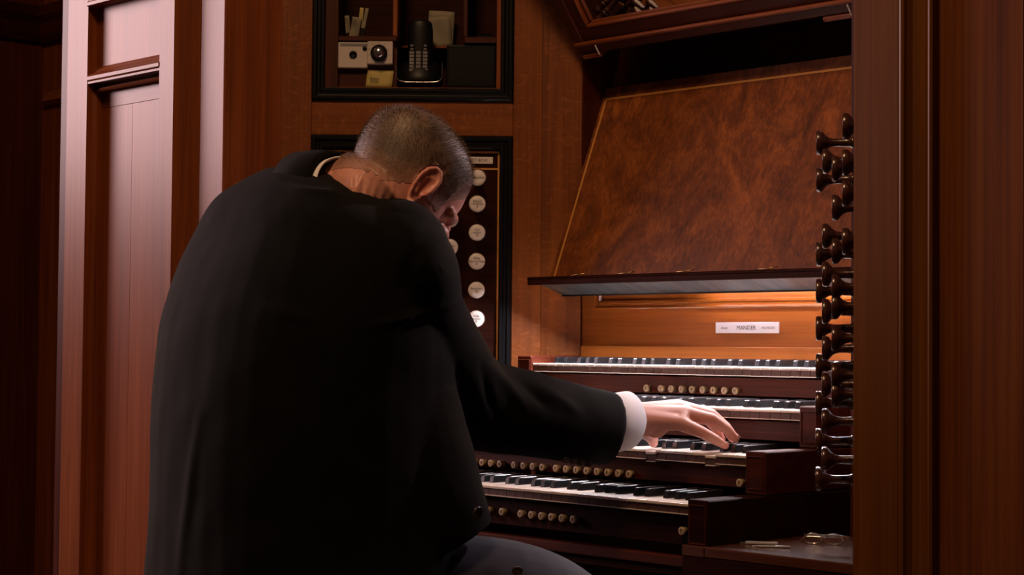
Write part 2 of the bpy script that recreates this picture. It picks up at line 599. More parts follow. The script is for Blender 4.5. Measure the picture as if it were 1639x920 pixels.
# ---- column of the case on the right
wr = empty('wall_right', kind='structure')
box('stile', .9828, 1.054, -.336, -.28, 0, 2.6, col_z, wr, .002)
prism('moulding', [(1.054, -.334), (1.0555, -.3385), (1.059, -.340), (1.0625, -.3385), (1.0640, -.333), (1.068, -.326), (1.076, -.322), (1.085, -.323), (1.092, -.328),
                   (1.0955, -.3335), (1.0985, -.335), (1.1012, -.332), (1.1016, -.318), (1.054, -.318)], 'Z', 0, 2.6, col_z, wr)
box('panel', 1.1016, 1.2262, -.318, -.29, 0, 2.6, colpan_z, wr, 0)
prism('moulding', [(1.2262, -.318), (1.2275, -.330), (1.2295, -.333), (1.2315, -.330), (1.2325, -.318)], 'Z', 0, 2.6, oak_z, wr)
box('panel', 1.2325, 1.75, -.3185, -.29, 0, 2.6, red_z, wr, 0)
box('return_board', .984, 1.02, -.30, -.125, 0, 2.6, dark_x, wr, .0)

# ---- dark back of the recess behind and above the music desk
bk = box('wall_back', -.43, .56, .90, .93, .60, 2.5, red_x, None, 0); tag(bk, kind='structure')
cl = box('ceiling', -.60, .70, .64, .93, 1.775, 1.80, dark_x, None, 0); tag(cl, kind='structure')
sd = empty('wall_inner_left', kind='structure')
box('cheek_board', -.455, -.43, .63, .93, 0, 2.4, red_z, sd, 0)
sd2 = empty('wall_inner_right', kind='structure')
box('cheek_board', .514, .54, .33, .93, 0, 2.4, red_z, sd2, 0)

# ================================================================== LEFT STOP JAMB
JROT = atan2(.719, .695)
J0 = CAM + fw * 4.0
lj = empty('stop_jamb', (J0.x, J0.y, 0), JROT, 'oak stop jamb left of the keyboards with round white-faced stop knobs and pigeonholes above', 'stop jamb')
ZB = .62
box('stile', -.5474, -.4636, 0, .05, 0, 2.5, oak_fig_z, lj)
prism('bead', [(-.5474, -.001), (-.5462, -.004), (-.544, -.005), (-.5418, -.004), (-.5405, -.001)], 'Z', 0, 2.5, oak_z, lj)
box('stile', -.001, .0663, 0, .05, 0, 2.5, oak_fig_z, lj)
box('rail', -.4636, -.001, 0, .05, 1.542, 1.622, oak_fig_x, lj)
box('rail', -.4636, -.001, 0, .05, .40, ZB, oak_fig_x, lj)
box('rail', -.4636, -.001, 0, .05, 2.12, 2.5, oak_fig_x, lj)
eb = [(0, -.004), (0, .006), (.004, .010), (.010, .010), (.013, .004), (.018, .004), (.022, .008), (.027, .008), (.030, .002), (.030, -.02), (.012, -.02)]
frame_moulding('ebonised_frame', -.4636, -.001, 1.622, 2.12, 0, eb, ebony, lj)
frame_moulding('ebonised_frame', -.4636, -.001, ZB, 1.542, 0, eb, ebony, lj)
# pigeonholes
box('back_board', -.4340, -.031, .135, .145, 1.652, 2.10, dark_x, lj, 0)
box('lining', -.4336, -.405, .0, .135, 1.652, 2.10, red_z, lj, 0)
box('lining', -.0400, -.031, .0, .135, 1.652, 2.10, oak_z, lj, 0)
box('lining', -.405, -.040, .0, .135, 1.644, 1.6535, oak_x, lj, 0)
box('shelf', -.405, -.2700, .004, .135, 1.760, 1.772, red_x, lj)
box('shelf', -.115, -.040, .004, .135, 1.758, 1.772, red_x, lj)
box('shelf', -.270, -.115, .082, .135, 1.758, 1.764, oak_x, lj)
box('divider', -.2796, -.2690, .004, .135, 1.772, 2.10, oak_z, lj)
box('divider', -.1180, -.1075, .004, .135, 1.772, 2.10, red_z, lj)
box('front_board', -.405, -.270, .022, .032, 1.654, 1.760, red_x, lj, 0)
# stop panel, inlay and stop knobs
box('stop_panel', -.434, -.031, .010, .022, ZB + .02, 1.515, dark_x, lj, 0)
bm = bmesh.new()
bm_box(bm, -.0352, -.0308 - .0006, .0085, .0105, ZB + .03, 1.508)
bm_box(bm, -.4300, -.4256, .0085, .0105, ZB + .03, 1.508)
bm_box(bm, -.4256, -.0352, .0085, .0105, 1.5042, 1.5086)
bm_box(bm, -.4256, -.0352, .0085, .0105, 1.4660, 1.4700)
from_bm('inlay_line', bm, inlay, lj)
lb = box('name_label', -.1236, -.0463, .006, .0101, 1.4795, 1.4955, ivory_face, lj, .0006)
text('lettering', 'WEST BOX', .0105, (-.085, .0059, 1.4872), ink, lb)

KN = [(0, .0125), (.010, .0125), (.013, .0105), (.024, .0090), (.026, .0105), (.030, .0108), (.032, .0085), (.034, .0082), (.036, .0098), (.039, .0100), (.041, .0080),
      (.050, .0074), (.060, .0068), (.068, .0068), (.075, .0080), (.080, .0108), (.0838, .0148), (.0866, .0184), (.0890, .0201), (.0925, .0206), (.0955, .0203), (.0966, .0197), (.0970, .0190), (.0950, .0187), (.0930, .0187)]
knob_me = lathe_mesh('stop_knob', KN, knob_m, 20)
face_me = lathe_mesh('face_disc', [(.0930, .0186), (.0952, .0186), (.0962, .0180), (.0966, .010), (.0966, .0005)], ivory_face, 22)


def stop_knob(root, s, z, body, y=.010):
    k = link('stop_knob', knob_me, None, root)
    k.location = (s, y, z)
    f = link('face_disc', face_me, None, k)
    if body:
        t = text('lettering', body, .0072, (0, -.0968, 0), ink, k, space=.85)
    return k


right_column = [(1.4387, 'Tremulant'), (1.3798, 'Basson\nHautbois\n8'), (1.3153, 'Cor\nanglais\n16'), (1.2508, 'Flûte\nharmonique\n8'),
                (1.1864, 'Bourdon\n8'), (1.1221, 'Voix\ncéleste\n8')]
for z, b in right_column: stop_knob(lj, -.0795, z, b)
for i, b in enumerate(['Octave\n4', 'Salicional\n8', 'Gambe\n8', 'Vox\nhumana\n8', 'Doublette\n2']):
    stop_knob(lj, -.1400, 1.4078 - .063 * i, b)
for c in (-.2005, -.2610):
    for i in range(6 if c == -.2005 else 5):
        stop_knob(lj, c, 1.4387 - (.0315 if c == -.261 else 0) - .0633 * i, None)

# ---- things standing in the pigeonholes (their own roots, same slant as the jamb)


def jroot(name, s, d, z, label, cat, group=None):
    p = J0 + rt * s + fw * d
    return empty(name, (p.x, p.y, z), JROT, label, cat, group)


r = jroot('switch_box', -.3708, .022, 1.6985, 'small cream switch box with a dark round socket in the lower left pigeonhole', 'switch box')
box('case', -.0342, .0333, -.016, 0, 0, .0590, cream_plastic, r, .001)
box('top_strip', -.030, .033, -.0168, -.016, .0500, .0560, grey_plastic, r, 0)
k = link('socket', lathe_mesh('socket', [(0, .009), (.002, .009), (.003, .0078), (.003, .0055), (.001, .005), (.001, .0004)], black_plastic, 18), None, r); k.location = (.0005, -.016, .030)
k = link('button', lathe_mesh('button', [(0, .005), (.003, .005), (.004, .0035), (.004, .0004)], black_plastic, 14), None, r); k.location = (.0270, -.016, .0450)
r = jroot('dimmer_box', -.3085, .022, 1.7075, 'small cream dimmer box with a black and silver dial knob beside switch box', 'dimmer box')
box('case', -.0288, .0292, -.020, 0, 0, .0520, cream_plastic, r, .001)
k = link('dial_knob', lathe_mesh('dial_knob', [(0, .0195), (.003, .0195), (.004, .017), (.013, .0155), (.014, .0145)], black_plastic, 24), None, r); k.location = (-.002, -.020, .0245)
k2 = link('dial_cap', lathe_mesh('dial_cap', [(.013, .0125), (.0155, .0115), (.016, .0006)], chrome, 24), None, k)
bm = bmesh.new()
for i in range(9):
    a = radians(225 - 33.75 * i)
    x, z = -.002 + .0238 * cos(a), .0245 + .0238 * sin(a)
    bm_box(bm, x - .0008, x + .0008, -.0205, -.020, z - .0008, z + .0008)
from_bm('scale_mark', bm, ink, r)
r = jroot('sticky_note', -.3078, .020, 1.6548, 'small yellow sticky note with handwriting hanging under the dimmer box', 'note')
bm = bmesh.new()
pts = []
for i in range(6):
    for j in range(5):
        x = -.0300 + .0605 * i / 5 - .004 * (1 - j / 4) ; z = .0400 * j / 4 + .0015 * (1 - i / 5)
        pts.append((x, -.0010 - .006 * (1 - j / 4) ** 2, z))
fr = [bm.verts.new(p) for p in pts]; bkv = [bm.verts.new((p[0], p[1] + .0006, p[2])) for p in pts]
for i in range(5):
    for j in range(4):
        a = i * 5 + j
        bm.faces.new((fr[a], fr[a + 5], fr[a + 6], fr[a + 1])); bm.faces.new((bkv[a], bkv[a + 1], bkv[a + 6], bkv[a + 5]))
def rim(a, b): bm.faces.new((fr[a], fr[b], bkv[b], bkv[a]))
for i in range(5): rim(i * 5, i * 5 + 5); rim(i * 5 + 4, i * 5 + 9)
for j in range(4): rim(j, j + 1); rim(25 + j, 26 + j)
from_bm('sheet', bm, note_yellow, r, smooth=True)
t = text('handwriting', 'Piston\nSetter', .0085, (-.014, -.0062, .0175), ink, r, italic=.25, space=.8)
t.rotation_euler = (pi / 2 - .22, 0, 0)

# telephone handset in its charging base
r = jroot('telephone', -.2180, .02, 1.6640, 'black cordless telephone with grey keypad standing in its silver-edged base', 'telephone')
bm = bmesh.new()
sweep_bm(bm, [(0, .030, 0, .0495, .034), (0, .030, .012, .0520, .036), (0, .034, .034, .050, .030), (0, .042, .052, .045, .020)], 28, up=(0, 1, 0), span=4)
from_bm('charging_base', bm, black_plastic, r, smooth=True)
loop = []
for k_ in range(21):
    a = pi + pi * k_ / 20
    sx = math.copysign(abs(cos(a)) ** .45, cos(a)); sz = math.copysign(abs(sin(a)) ** .45, sin(a))
    loop.append((.0525 * sx, -.0068, .026 + .0225 * sz))
loop = [(-.0525, -.0055, .052)] + loop + [(.0525, -.0055, .052)]
tube('base_trim', loop, .0013, chrome, r, 8, 2)
h = empty('handset', (0, 0, 0), 0, parent=r)
bm = bmesh.new()
sweep_bm(bm, [(0, .020, .014, .0270, .013), (0, .0185, .020, .0290, .0150), (0, .0200, .070, .0290, .0150), (0, .0225, .120, .0295, .0150), (0, .0245, .146, .0260, .0140), (0, .025, .1500, .018, .010)], 24, up=(0, 1, 0), span=4)
from_bm('handset_body', bm, black_plastic, h, smooth=True)
kb = bmesh.new(); bm_box(kb, -.0056, .0056, -.0016, .0016, -.0034, .0034, .0007)
kme = bpy.data.meshes.new('keypad_key'); bmesh.ops.recalc_face_normals(kb, faces=kb.faces[:]); kb.to_mesh(kme); kb.free(); kme.materials.append(grey_plastic)
for i in range(3):
    for j in range(8):
        if j > 5 and i == 1: continue
        q = link('keypad_key', kme, None, h); q.location = (-.0155 + .0155 * i - .003, .0040 + .0004 * j, .0330 + .0082 * j)
        if j > 5: q.scale = (.6, 1, .7)
# black box on the right, lower half
r = jroot('equipment_box', -.1000, .012, 1.6545, 'plain black equipment box filling the lower right pigeonhole beside the telephone', 'box')
box('case', -.0560, .0590, 0, .115, 0, .1000, black_plastic, r, .003, 2)
box('front_panel', -.052, .055, -.002, .0005, .005, .095, black_plastic, r, .001)
# papers in upper holes
def sheet(name, w, h, curl, m, parent, rot=(0, 0, 0), loc=(0, 0, 0)):
    bm = bmesh.new(); nx, nz = 5, 8; A = []; B = []
    for i in range(nx + 1):
        for j in range(nz + 1):
            x = w * (i / nx - .5); z = h * j / nz
            y = curl * sin(3 * j / nz + i * .5) * .5 + .002 * noise.noise(Vector((x * 60, z * 50, w * 99)))
            A.append(bm.verts.new((x, y, z))); B.append(bm.verts.new((x, y + .0012, z)))
    n = nz + 1
    for i in range(nx):
        for j in range(nz):
            a = i * n + j
            bm.faces.new((A[a], A[a + n], A[a + n + 1], A[a + 1])); bm.faces.new((B[a], B[a + 1], B[a + n + 1], B[a + n]))
    for i in range(nx):
        for j in (0, nz): a = i * n + j; bm.faces.new((A[a], A[a + n], B[a + n], B[a]))
    for j in range(nz):
        for i in (0, nx): a = i * n + j; bm.faces.new((A[a], A[a + 1], B[a + 1], B[a]))
    o = from_bm(name, bm, m, parent, smooth=True)
    o.rotation_euler = rot; o.location = loc
    return o
r = jroot('crumpled_paper', -.3740, .045, 1.7725, 'crumpled pale paper leaning in the upper left pigeonhole', 'paper')
sheet('leaf', .022, .050, .010, paper_m, r, (.1, .18, 0))
sheet('leaf', .010, .042, .006, paper_m, r, (.1, -.12, .3), (-.012, .004, .012))
sheet('leaf', .0085, .050, .006, note_yellow, r, (.05, .08, .2), (.0150, -.002, .022))
r = jroot('paper_strip', -.3520, .040, 1.7725, 'narrow pale paper strip leaning right of the crumpled paper', 'paper')
sheet('leaf', .0080, .052, .004, paper_m, r, (.08, .19, .1), (.0, 0, .019))
box('clip', -.004, .004, -.003, .004, 0, .024, black_plastic, r, .001)
r = jroot('paper_bundle', -.1750, .100, 1.7645, 'dim grey paper bundle standing behind the telephone handset', 'paper')
sheet('leaf', .060, .085, .010, paper_m, r, (-.05, .05, .1))
sheet('leaf', .050, .070, .012, paper_m, r, (-.05, -.08, .2), (.004, -.006, 0))
r = jroot('earplug_case', -.0700, .04, 1.7725, 'tiny black case lying in the upper right pigeonhole', 'case')
box('lid', -.018, .018, -.01, .02, .008, .013, black_plastic, r, .002)
box('base', -.018, .018, -.01, .02, 0, .008, black_plastic, r, .001)

# ---- post between jamb and keyboards
ps = empty('trim_1', kind='structure')
v0, v1 = Vector((-.5039, .5697, 0)), Vector((-.430, .630, 0))
nrm = Vector((.63, -.78, 0)); 
bm = bmesh.new()
poly = [v0 + nrm * -.004, v1 + nrm * -.004, v1 - nrm * .05, v0 - nrm * .05]
A = [bm.verts.new((p.x, p.y, 0)) for p in poly]; B = [bm.verts.new((p.x, p.y, 2.4)) for p in poly]
bm.faces.new(A); bm.faces.new(B)
for i in range(4): bm.faces.new((A[i], A[(i + 1) % 4], B[(i + 1) % 4], B[i]))
from_bm('inner_post', bm, oak_fig_z, ps)

# ================================================================== ORGAN CONSOLE (case work round the keys)
oc = empty('organ_console', (0, .3, 0), 0, 'mahogany organ console body with golden back panel and white maker nameplate', 'organ console')
oc_inv = Vector((0, -.3, 0))
def cbox(name, x0, x1, y0, y1, z0, z1, m, bev=.0015, parent=None): return box(name, x0, x1, y0 - .3, y1 - .3, z0, z1, m, parent or oc, bev)
cbox('back_panel', -.43, .513, .63, .66, .985, 1.30, gold_x, 0)
cbox('lower_strip', -.428, .513, .622, .63, .985, 1.0640, gold_x, .0015)
PM = [(0, 0), (0, .006), (.003, .008), (.006, .006), (.008, .004), (.012, .004), (.014, .007), (.018, .007), (.020, .003), (.022, 0)]
frame_moulding('panel_moulding', -.390, .485, 1.1460, 1.29, .63 - .3, PM, gold_polish, oc)
npl = cbox('nameplate', -.0357, .1287, .6245, .630, 1.0925, 1.1155, white_plate, .0008)
for b_, x_, s_, it in (('MANDER', .0465, .0125, 0), ('Anno', -.012, .0085, .3), ('MCMXXX', .104, .0075, 0)):
    text('lettering', b_, s_, (x_, .6243 - .3, 1.1038), plain('grey_lettering', (.20, .19, .20), .6) if it or x_ > .05 else plain('maker_lettering', (.10, .09, .10), .6), npl, italic=it)
cbox('knee_board', -.42, .42, .34, .36, .25, .735, red_x, 0)
cbox('knee_rail', -.42, .4195, .012, .05, .690, .7085, red_x, .002)
cbox('knee_rail', -.42, .4195, .024, .05, .672, .690, dark_x, .002)
for sx in (-1, 1):
    x0, x1 = sorted((sx * .42, sx * .465))
    cbox('side_board', x0, x1, .0, .62, .25, .7245, red_z, .001)
cbox('key_bed', -.42, .42, .05, .62, .725, .742, dark_x, 0)

# ================================================================== FOUR MANUALS
KW = .84 / 36
nb = bmesh.new()
g = .0006
def key_slab(poly, mi_):
    Avs = [nb.verts.new((g, y, z)) for y, z in poly]; Bvs = [nb.verts.new((KW - g, y, z)) for y, z in poly]
    fs = [nb.faces.new(Avs), nb.faces.new(Bvs[::-1])]
    n_ = len(poly)
    fs += [nb.faces.new((Avs[i], Bvs[i], Bvs[(i + 1) % n_], Avs[(i + 1) % n_])) for i in range(n_)]
    for f_ in fs: f_.material_index = mi_
key_slab([(.0002, -.0012), (.0004, -.0042), (.0016, -.0052), (.145, -.0052), (.145, 0), (.0028, 0), (.0010, -.0004)], 0)
key_slab([(.0034, -.0052), (.0034, -.0170), (.145, -.0170), (.145, -.0052)], 1)
key_slab([(.0004, -.0170), (.0004, -.0185), (.030, -.0185), (.030, -.0170)], 0)
bmesh.ops.recalc_face_normals(nb, faces=nb.faces[:])
nat_me = bpy.data.meshes.new('natural_key'); nb.to_mesh(nat_me); nb.free(); nat_me.materials.append(ivory); nat_me.materials.append(key_wood)
sb = bmesh.new()
poly = [(.050, .0002), (.0530, .0125), (.056, .0142), (.142, .0148), (.142, .0002)]
hw0, hw1 = .0058, .0047
Av = [sb.verts.new((-(hw0 if z < .005 else hw1), y, z)) for y, z in poly]; Bv = [sb.verts.new(((hw0 if z < .005 else hw1), y, z)) for y, z in poly]
sb.faces.new(Av); sb.faces.new(Bv[::-1])
for i in range(5): sb.faces.new((Av[i], Bv[i], Bv[(i + 1) % 5], Av[(i + 1) % 5]))
bmesh.ops.bevel(sb, geom=sb.edges[:], offset=.0007, segments=1, affect='EDGES')
bmesh.ops.recalc_face_normals(sb, faces=sb.faces[:])
sharp_me = bpy.data.meshes.new('sharp_key'); sb.to_mesh(sharp_me); sb.free(); sharp_me.materials.append(sharp_m)
pis_me = lathe_mesh('thumb_piston', [(0, .0066), (.008, .0066), (.0095, .0074), (.0115, .0074), (.0128, .0064), (.0132, .0050), (.0128, .0030), (.0128, .0004)], piston_m, 18)
num_me = {n: text_mesh(str(n), .0098) for n in range(0, 10)}
for n in num_me: num_me[n].materials.append(ink)

MAN = [('lowest ivory keyboard of the organ, nearest the player', 0.0, .800),
       ('second keyboard from the bottom, under the organist\'s right hand', .154, .875),
       ('third keyboard from the bottom, behind the organist\'s right hand', .308, .950),
       ('topmost keyboard of the organ, directly below the white nameplate', .462, 1.025)]
PIST = [[(-.1056, 1), (-.0763, 2), (-.0372, 0), (.0128, 1), (.0406, 2), (.0665, 3), (.0921, 4), (.1189, 5), (.147, 6), (.4011, 0)],
        [(-.3355 + .026 * i, i + 1) for i in range(6)] + [(-.1645 + .0262 * i, i + 1) for i in range(4)] + [(-.0484 + .0271 * i, (i + 1) % 10) for i in range(8)] + [(.4013, 0)],
        [],
        [(-.0901, 0)] + [(-.0507 + .0278 * i, i + 1) for i in range(8)]]
pressed = {1: {32, 26}, 0: set(), 2: set(), 3: set()}
for mi, (lab, yf, zt) in enumerate(MAN):
    kb = empty('organ_manual', (0, yf, zt), 0, lab, 'keyboard', None)
    for i in range(36):
        kx = -.42 + KW * i
        q = link('natural_key', nat_me, None, kb)
        q.location = (kx, 0, -.0005 * random.random())
        if i in pressed[mi]: q.rotation_euler.x = 0; q.location.z = -.004
        if i % 7 in (0, 1, 3, 4, 5) and i < 35:
            off = {0: -.0015, 1: .0015, 3: -.002, 4: 0, 5: .002}[i % 7]
            s = link('sharp_key', sharp_me, None, kb)
            s.location = (kx + KW + off, 0, -.0004 * random.random())
    zlow = -.058 if mi else -.072          # rail under the keys, rising from the keyboard below
    rail = box('piston_rail', -.42, .42, .016, .034, zlow, -.022, red_x if mi else dark_x, kb, .001)
    if mi == 0: tag(rail)
    box('key_frame', -.42, .42, .034, .150, -.028, -.0190, dark_x, kb, 0)
    zp = {0: -.0474, 1: -.0488, 3: -.0480}.get(mi)
    for px, n in PIST[mi]:
        p = link('thumb_piston', pis_me, None, kb); p.location = (px, .016, zp)
        t = link('numeral', num_me[n], None, p); t.location = (0, -.0130, 0); t.rotation_euler = (pi / 2, 0, 0)
    ztop = {0: .008, 1: .008, 2: .008, 3: .016}[mi]
    zbot = -.0745 if mi == 0 else -.0665
    if mi == 3: zbot = -.0665
    for sx in (-1, 1):
        x0, x1 = sorted((sx * .4206, sx * .465))
        y1 = .160 if mi < 3 else .150
        ck = box('key_cheek', x0, x1, -.004, (.62 - yf), zbot, ztop, red_x if mi else dark_x, kb, .002)
        frame_moulding('cheek_bead', x0 + .004, x1 - .004, zbot + .008, ztop - .008, -.004, [(0, 0), (0, .0012), (.0016, .0018), (.003, 0)], red_x, ck)

# ================================================================== MUSIC DESK
md = empty('music_desk', (.03, .45, 1.21), 0, 'sloping burr walnut music desk with pale inlay line above the top keyboard', 'music desk')
XL, XR = -.447, .49 - .03
TH = atan2(.693 - .527, 1.632 - 1.217)
def dsk(x, s, d):        # desk-local: s up the slope, d thickness behind the front face
    return (x, .077 + s * sin(TH) + d * cos(TH), .008 + s * cos(TH) - d * sin(TH))
def dbox(name, x0, x1, s0, s1, d0, d1, m, parent=md):
    bm = bmesh.new()
    vs = [bm.verts.new(dsk(x, s, d)) for s in (s0, s1) for x, d in ((x0, d0), (x1, d0), (x1, d1), (x0, d1))]
    for q in ((0, 3, 2, 1), (4, 5, 6, 7), (0, 1, 5, 4), (1, 2, 6, 5), (2, 3, 7, 6), (3, 0, 4, 7)): bm.faces.new([vs[i] for i in q])
    return from_bm(name, bm, m, parent)
HS = sqrt((.693 - .527) ** 2 + (1.632 - 1.217) ** 2)
dbox('veneer_board', -.462, .475, -.004, HS + .030, 0, .020, burr)
bm = bmesh.new()
def strip(a, b, w):       # thin inlay strips let into the veneer
    (xa, sa), (xb, sb_) = a, b
    dx, ds = xb - xa, sb_ - sa; L_ = sqrt(dx * dx + ds * ds); nx, ns = -ds / L_ * w, dx / L_ * w
    vs = []
    for d in (-.0006, .0004):
        for x, s in ((xa + nx, sa + ns), (xb + nx, sb_ + ns), (xb - nx, sb_ - ns), (xa - nx, sa - ns)): vs.append(bm.verts.new(dsk(x, s, d)))
    for q in ((0, 3, 2, 1), (4, 5, 6, 7), (0, 1, 5, 4), (1, 2, 6, 5), (2, 3, 7, 6), (3, 0, 4, 7)): bm.faces.new([vs[i] for i in q])
strip((-.449, 0), (-.449, HS + .0027), .0027); strip((-.4515, HS), (.462, HS), .0027); strip((.462, 0), (.462, HS + .0022), .0022)
from_bm('inlay_line', bm, inlay, md)
# ledge with reflector sheet below and led strip behind its front lip
LZ = 1.21; LX0, LX1 = -.452, .478
prism('ledge_board', [(-.004, -.003), (-.006, .002), (-.004, .004), (.100, .004), (.100, -.002), (.012, -.002)], 'X', LX0, LX1, dark_x, md)
prism('front_lip', [(-.0055, -.014), (-.0055, -.003), (-.0005, -.003), (-.0005, -.014)], 'X', LX0 + .001, LX1, dark_x, md)
prism('reflector_sheet', [(.010, -.0035), (.100, -.0325), (.1005, -.0310), (.012, -.0021)], 'X', LX0 + .004, LX1 - .002, reflector, md)
prism('rear_lip', [(.100, -.036), (.1035, -.036), (.1035, .004), (.100, .004)], 'X', LX0 + .004, LX1, ebony, md)
ledb = bmesh.new()      # small housing with one sloping diode face that shines down and forward on the keys
poly = [(.0005, -.0034), (.0068, -.0034), (.0068, -.0118), (.0005, -.0071)]
Av = [ledb.verts.new((-.012, y, z)) for y, z in poly]; Bv = [ledb.verts.new((.012, y, z)) for y, z in poly]
fs = [ledb.faces.new(Av), ledb.faces.new(Bv[::-1])] + [ledb.faces.new((Av[k], Bv[k], Bv[(k + 1) % 4], Av[(k + 1) % 4])) for k in range(4)]
fs[4].material_index = 1
bmesh.ops.recalc_face_normals(ledb, faces=ledb.faces[:])
led_me = bpy.data.meshes.new('led_chip'); ledb.to_mesh(led_me); ledb.free(); led_me.materials.append(black_plastic); led_me.materials.append(led_m)
for i in range(12):
    q = link('led_chip', led_me, None, md); q.location = (-.40 + .0725 * i, 0, 0)
# lamp tube hidden in the trough behind the ledge
o_ = tube('lamp_tube', [(LX0 + .36, .140, -.012), (LX1 - .02, .140, -.012)], .007, lamp_white, md, 10, 1)
for x_ in (-.3027, -.167, -.005, .2052):
    tube('page_clip', [(x_ - .022, .000, .0050), (x_ + .004, -.002, .0062), (x_ + .016, .012, .0095), (x_ - .014, .016, .0065)], .0011, brass, md, 6, 4)

# ================================================================== GLAZED CABINET ABOVE (leans forward)
gc = empty('glazed_cabinet', (0, .60, 1.7244), 0, 'mahogany framed glazed cabinet leaning forward over the music desk', 'cabinet')
CA = atan2(.0882, .113)
def cb(x, s, d): return (x, -s * sin(CA) + d * cos(CA), s * cos(CA) + d * sin(CA))
def gbox(name, x0, x1, s0, s1, d0, d1, m, parent=gc):
    bm = bmesh.new()
    vs = [bm.verts.new(cb(x, s, d)) for s in (s0, s1) for x, d in ((x0, d0), (x1, d0), (x1, d1), (x0, d1))]
    for q in ((0, 3, 2, 1), (4, 5, 6, 7), (0, 1, 5, 4), (1, 2, 6, 5), (2, 3, 7, 6), (3, 0, 4, 7)): bm.faces.new([vs[i] for i in q])
    bmesh.ops.bevel(bm, geom=bm.edges[:], offset=.002, segments=1, affect='EDGES')
    return from_bm(name, bm, m, parent)
GX0, GX1, GS = -.4156, .50, .52
gbox('rail', GX0, GX1, 0, .028, 0, .034, red_x)
gbox('rail', GX0, GX1, .028, .060, .007, .034, red_x)
gbox('rail', GX0, GX1, GS - .05, GS, 0, .034, red_x)
gbox('stile', GX0, GX0 + .026, .028, GS, 0, .034, red_z)
gbox('stile', GX0 + .026, GX0 + .052, .060, GS - .05, .007, .034, red_z)
gbox('stile', GX1 - .05, GX1, .028, GS - .05, 0, .034, red_z)
gbox('bead', GX0, GX1, .022, .030, -.006, .004, oak_x)
gbox('bead', GX0 + .052, GX1 - .05, .060, .067, .004, .016, oak_x)
gbox('bead', GX0 + .052, GX0 + .058, .067, GS - .06, .004, .016, oak_z)
gbox('glass_pane', GX0 + .050, GX1 - .052, .062, GS - .052, .018, .021, glass)
gbox('backing', GX0, GX1, -.01, GS, .20, .21, dark_x)
gbox('side_board', GX0 - .004, GX0 + .004, .01, GS, .034, .20, red_z)
for x0, x1, px in ((-.408, -.352, -.3500), (.255, .36, .3277)):
    gbox('stop_block', x0, x1, -.012, -.001, -.004, .020, oak_x)
    b_ = gbox('peg', px - .0013, px + .0013, -.004, .022, -.0090, -.0064, white_plate)
# things behind the glass
for i, (x, rad, top) in enumerate(((-.345, .0085, .40), (-.322, .0075, .38), (-.301, .0065, .36), (-.250, .0060, .34))):
    p = Vector(cb(x, .045, .10)) + Vector((0, .60, 1.7244))
    pr = empty('organ_pipe', (p.x, p.y, p.z), 0, ['slim dull metal organ pipe, leftmost behind the cabinet glass', 'slim dull metal organ pipe, second from left behind the cabinet glass',
               'slim dull metal organ pipe, third from left behind the cabinet glass', 'thin dull metal organ pipe, rightmost behind the cabinet glass'][i], 'organ pipe', None)
    me = lathe_mesh('pipe_body', [(0, rad * .35), (.045, rad), (.05, rad * 1.0), (top, rad), (top, rad * .9)], metal_dark, 14, 'Z')
    link('pipe_body', me, None, pr)
    box('pipe_mouth', -rad * .6, rad * .6, -rad * 1.05, -rad * .7, .052, .060, ebony, pr, 0)
p = Vector(cb(-.21, .07, .06)) + Vector((0, .60, 1.7244))
lb_ = empty('diagonal_board', (p.x, p.y, p.z), 0, 'dim brown board leaning diagonally behind the cabinet glass', 'board')
bm = bmesh.new(); bm_box(bm, -.012, .30, 0, .012, -.02, .20, .002)
o_ = from_bm('plank', bm, oak_x, lb_); o_.rotation_euler = (-.5, -.7, 0)

# ---- clip lamp added out of view behind the column to light face and keys
LP = Vector((.492, .47, 1.665)); LT = Vector((.24, -.25, 1.16))
ldv = (LT - LP).normalized()
cl_ = empty('added_clip_lamp', tuple(LP), 0, 'small added black clip lamp, out of view under the right end of the glazed cabinet', 'lamp')
qd = ldv.to_track_quat('Z', 'Y')
sh_me = lathe_mesh('lamp_shade', [(-.035, .010), (-.030, .014), (.0, .024), (.035, .032), (.0355, .0305), (.002, .0225), (-.020, .013)], black_plastic, 20, 'Z')
o_ = link('lamp_shade', sh_me, None, cl_); o_.rotation_mode = 'QUATERNION'; o_.rotation_quaternion = qd
tube('lamp_arm', [tuple(-ldv * .030), tuple(-ldv * .045 + Vector((0, .01, .02))), (.0, .065, .055)], .004, black_plastic, cl_, 8, 5)
sp = bpy.data.lights.new('added_clip_light', 'SPOT')
sp.energy = 16; sp.color = (1.0, .74, .76); sp.spot_size = radians(74); sp.spot_blend = .7; sp.shadow_soft_size = .02
so = bpy.data.objects.new('added_clip_light', sp); COL.objects.link(so)
so.location = LP + ldv * .030; so.rotation_euler = ldv.to_track_quat('-Z', 'Y').to_euler()

# ================================================================== SIDE SHELF with small things
sh = empty('side_shelf', (.72, .15, 0), 0, 'polished mahogany side shelf at the right of the lowest keyboard', 'shelf')
SHW = wood('polished_shelf', (.05, .014, .006), (.09, .027, .010), (.13, .045, .016), 'X', rough=.22, coat=.6)
box('shelf_top', -.2540, .26, -.165, .165, .7155, .733, SHW, sh, .002)
box('shelf_end', -.302, -.2545, -.165, -.1548, .7155, .733, SHW, sh, .001)
box('front_board', -.302, .26, -.164, -.1525, .610, .7152, dark_x, sh, .001)
def side_item(name, loc, rz, label, cat): return empty(name, loc, rz, label, cat)
it = side_item('plastic_strip', (.483, .075, .733), .55, 'small dull plastic strip lying at the left of the side shelf', 'strip')
box('strip_body', -.002, .066, -.006, .006, 0, .0075, clear_plastic, it, .002)
box('strip_tip', -.014, -.002, -.004, .004, 0, .005, chrome, it, .0012)
for c_ in (it,): c_.scale = (.8, .8, .7)
it = side_item('pale_rod', (.527, .050, .733), .62, 'thin pale rod lying in the middle of the side shelf', 'rod')
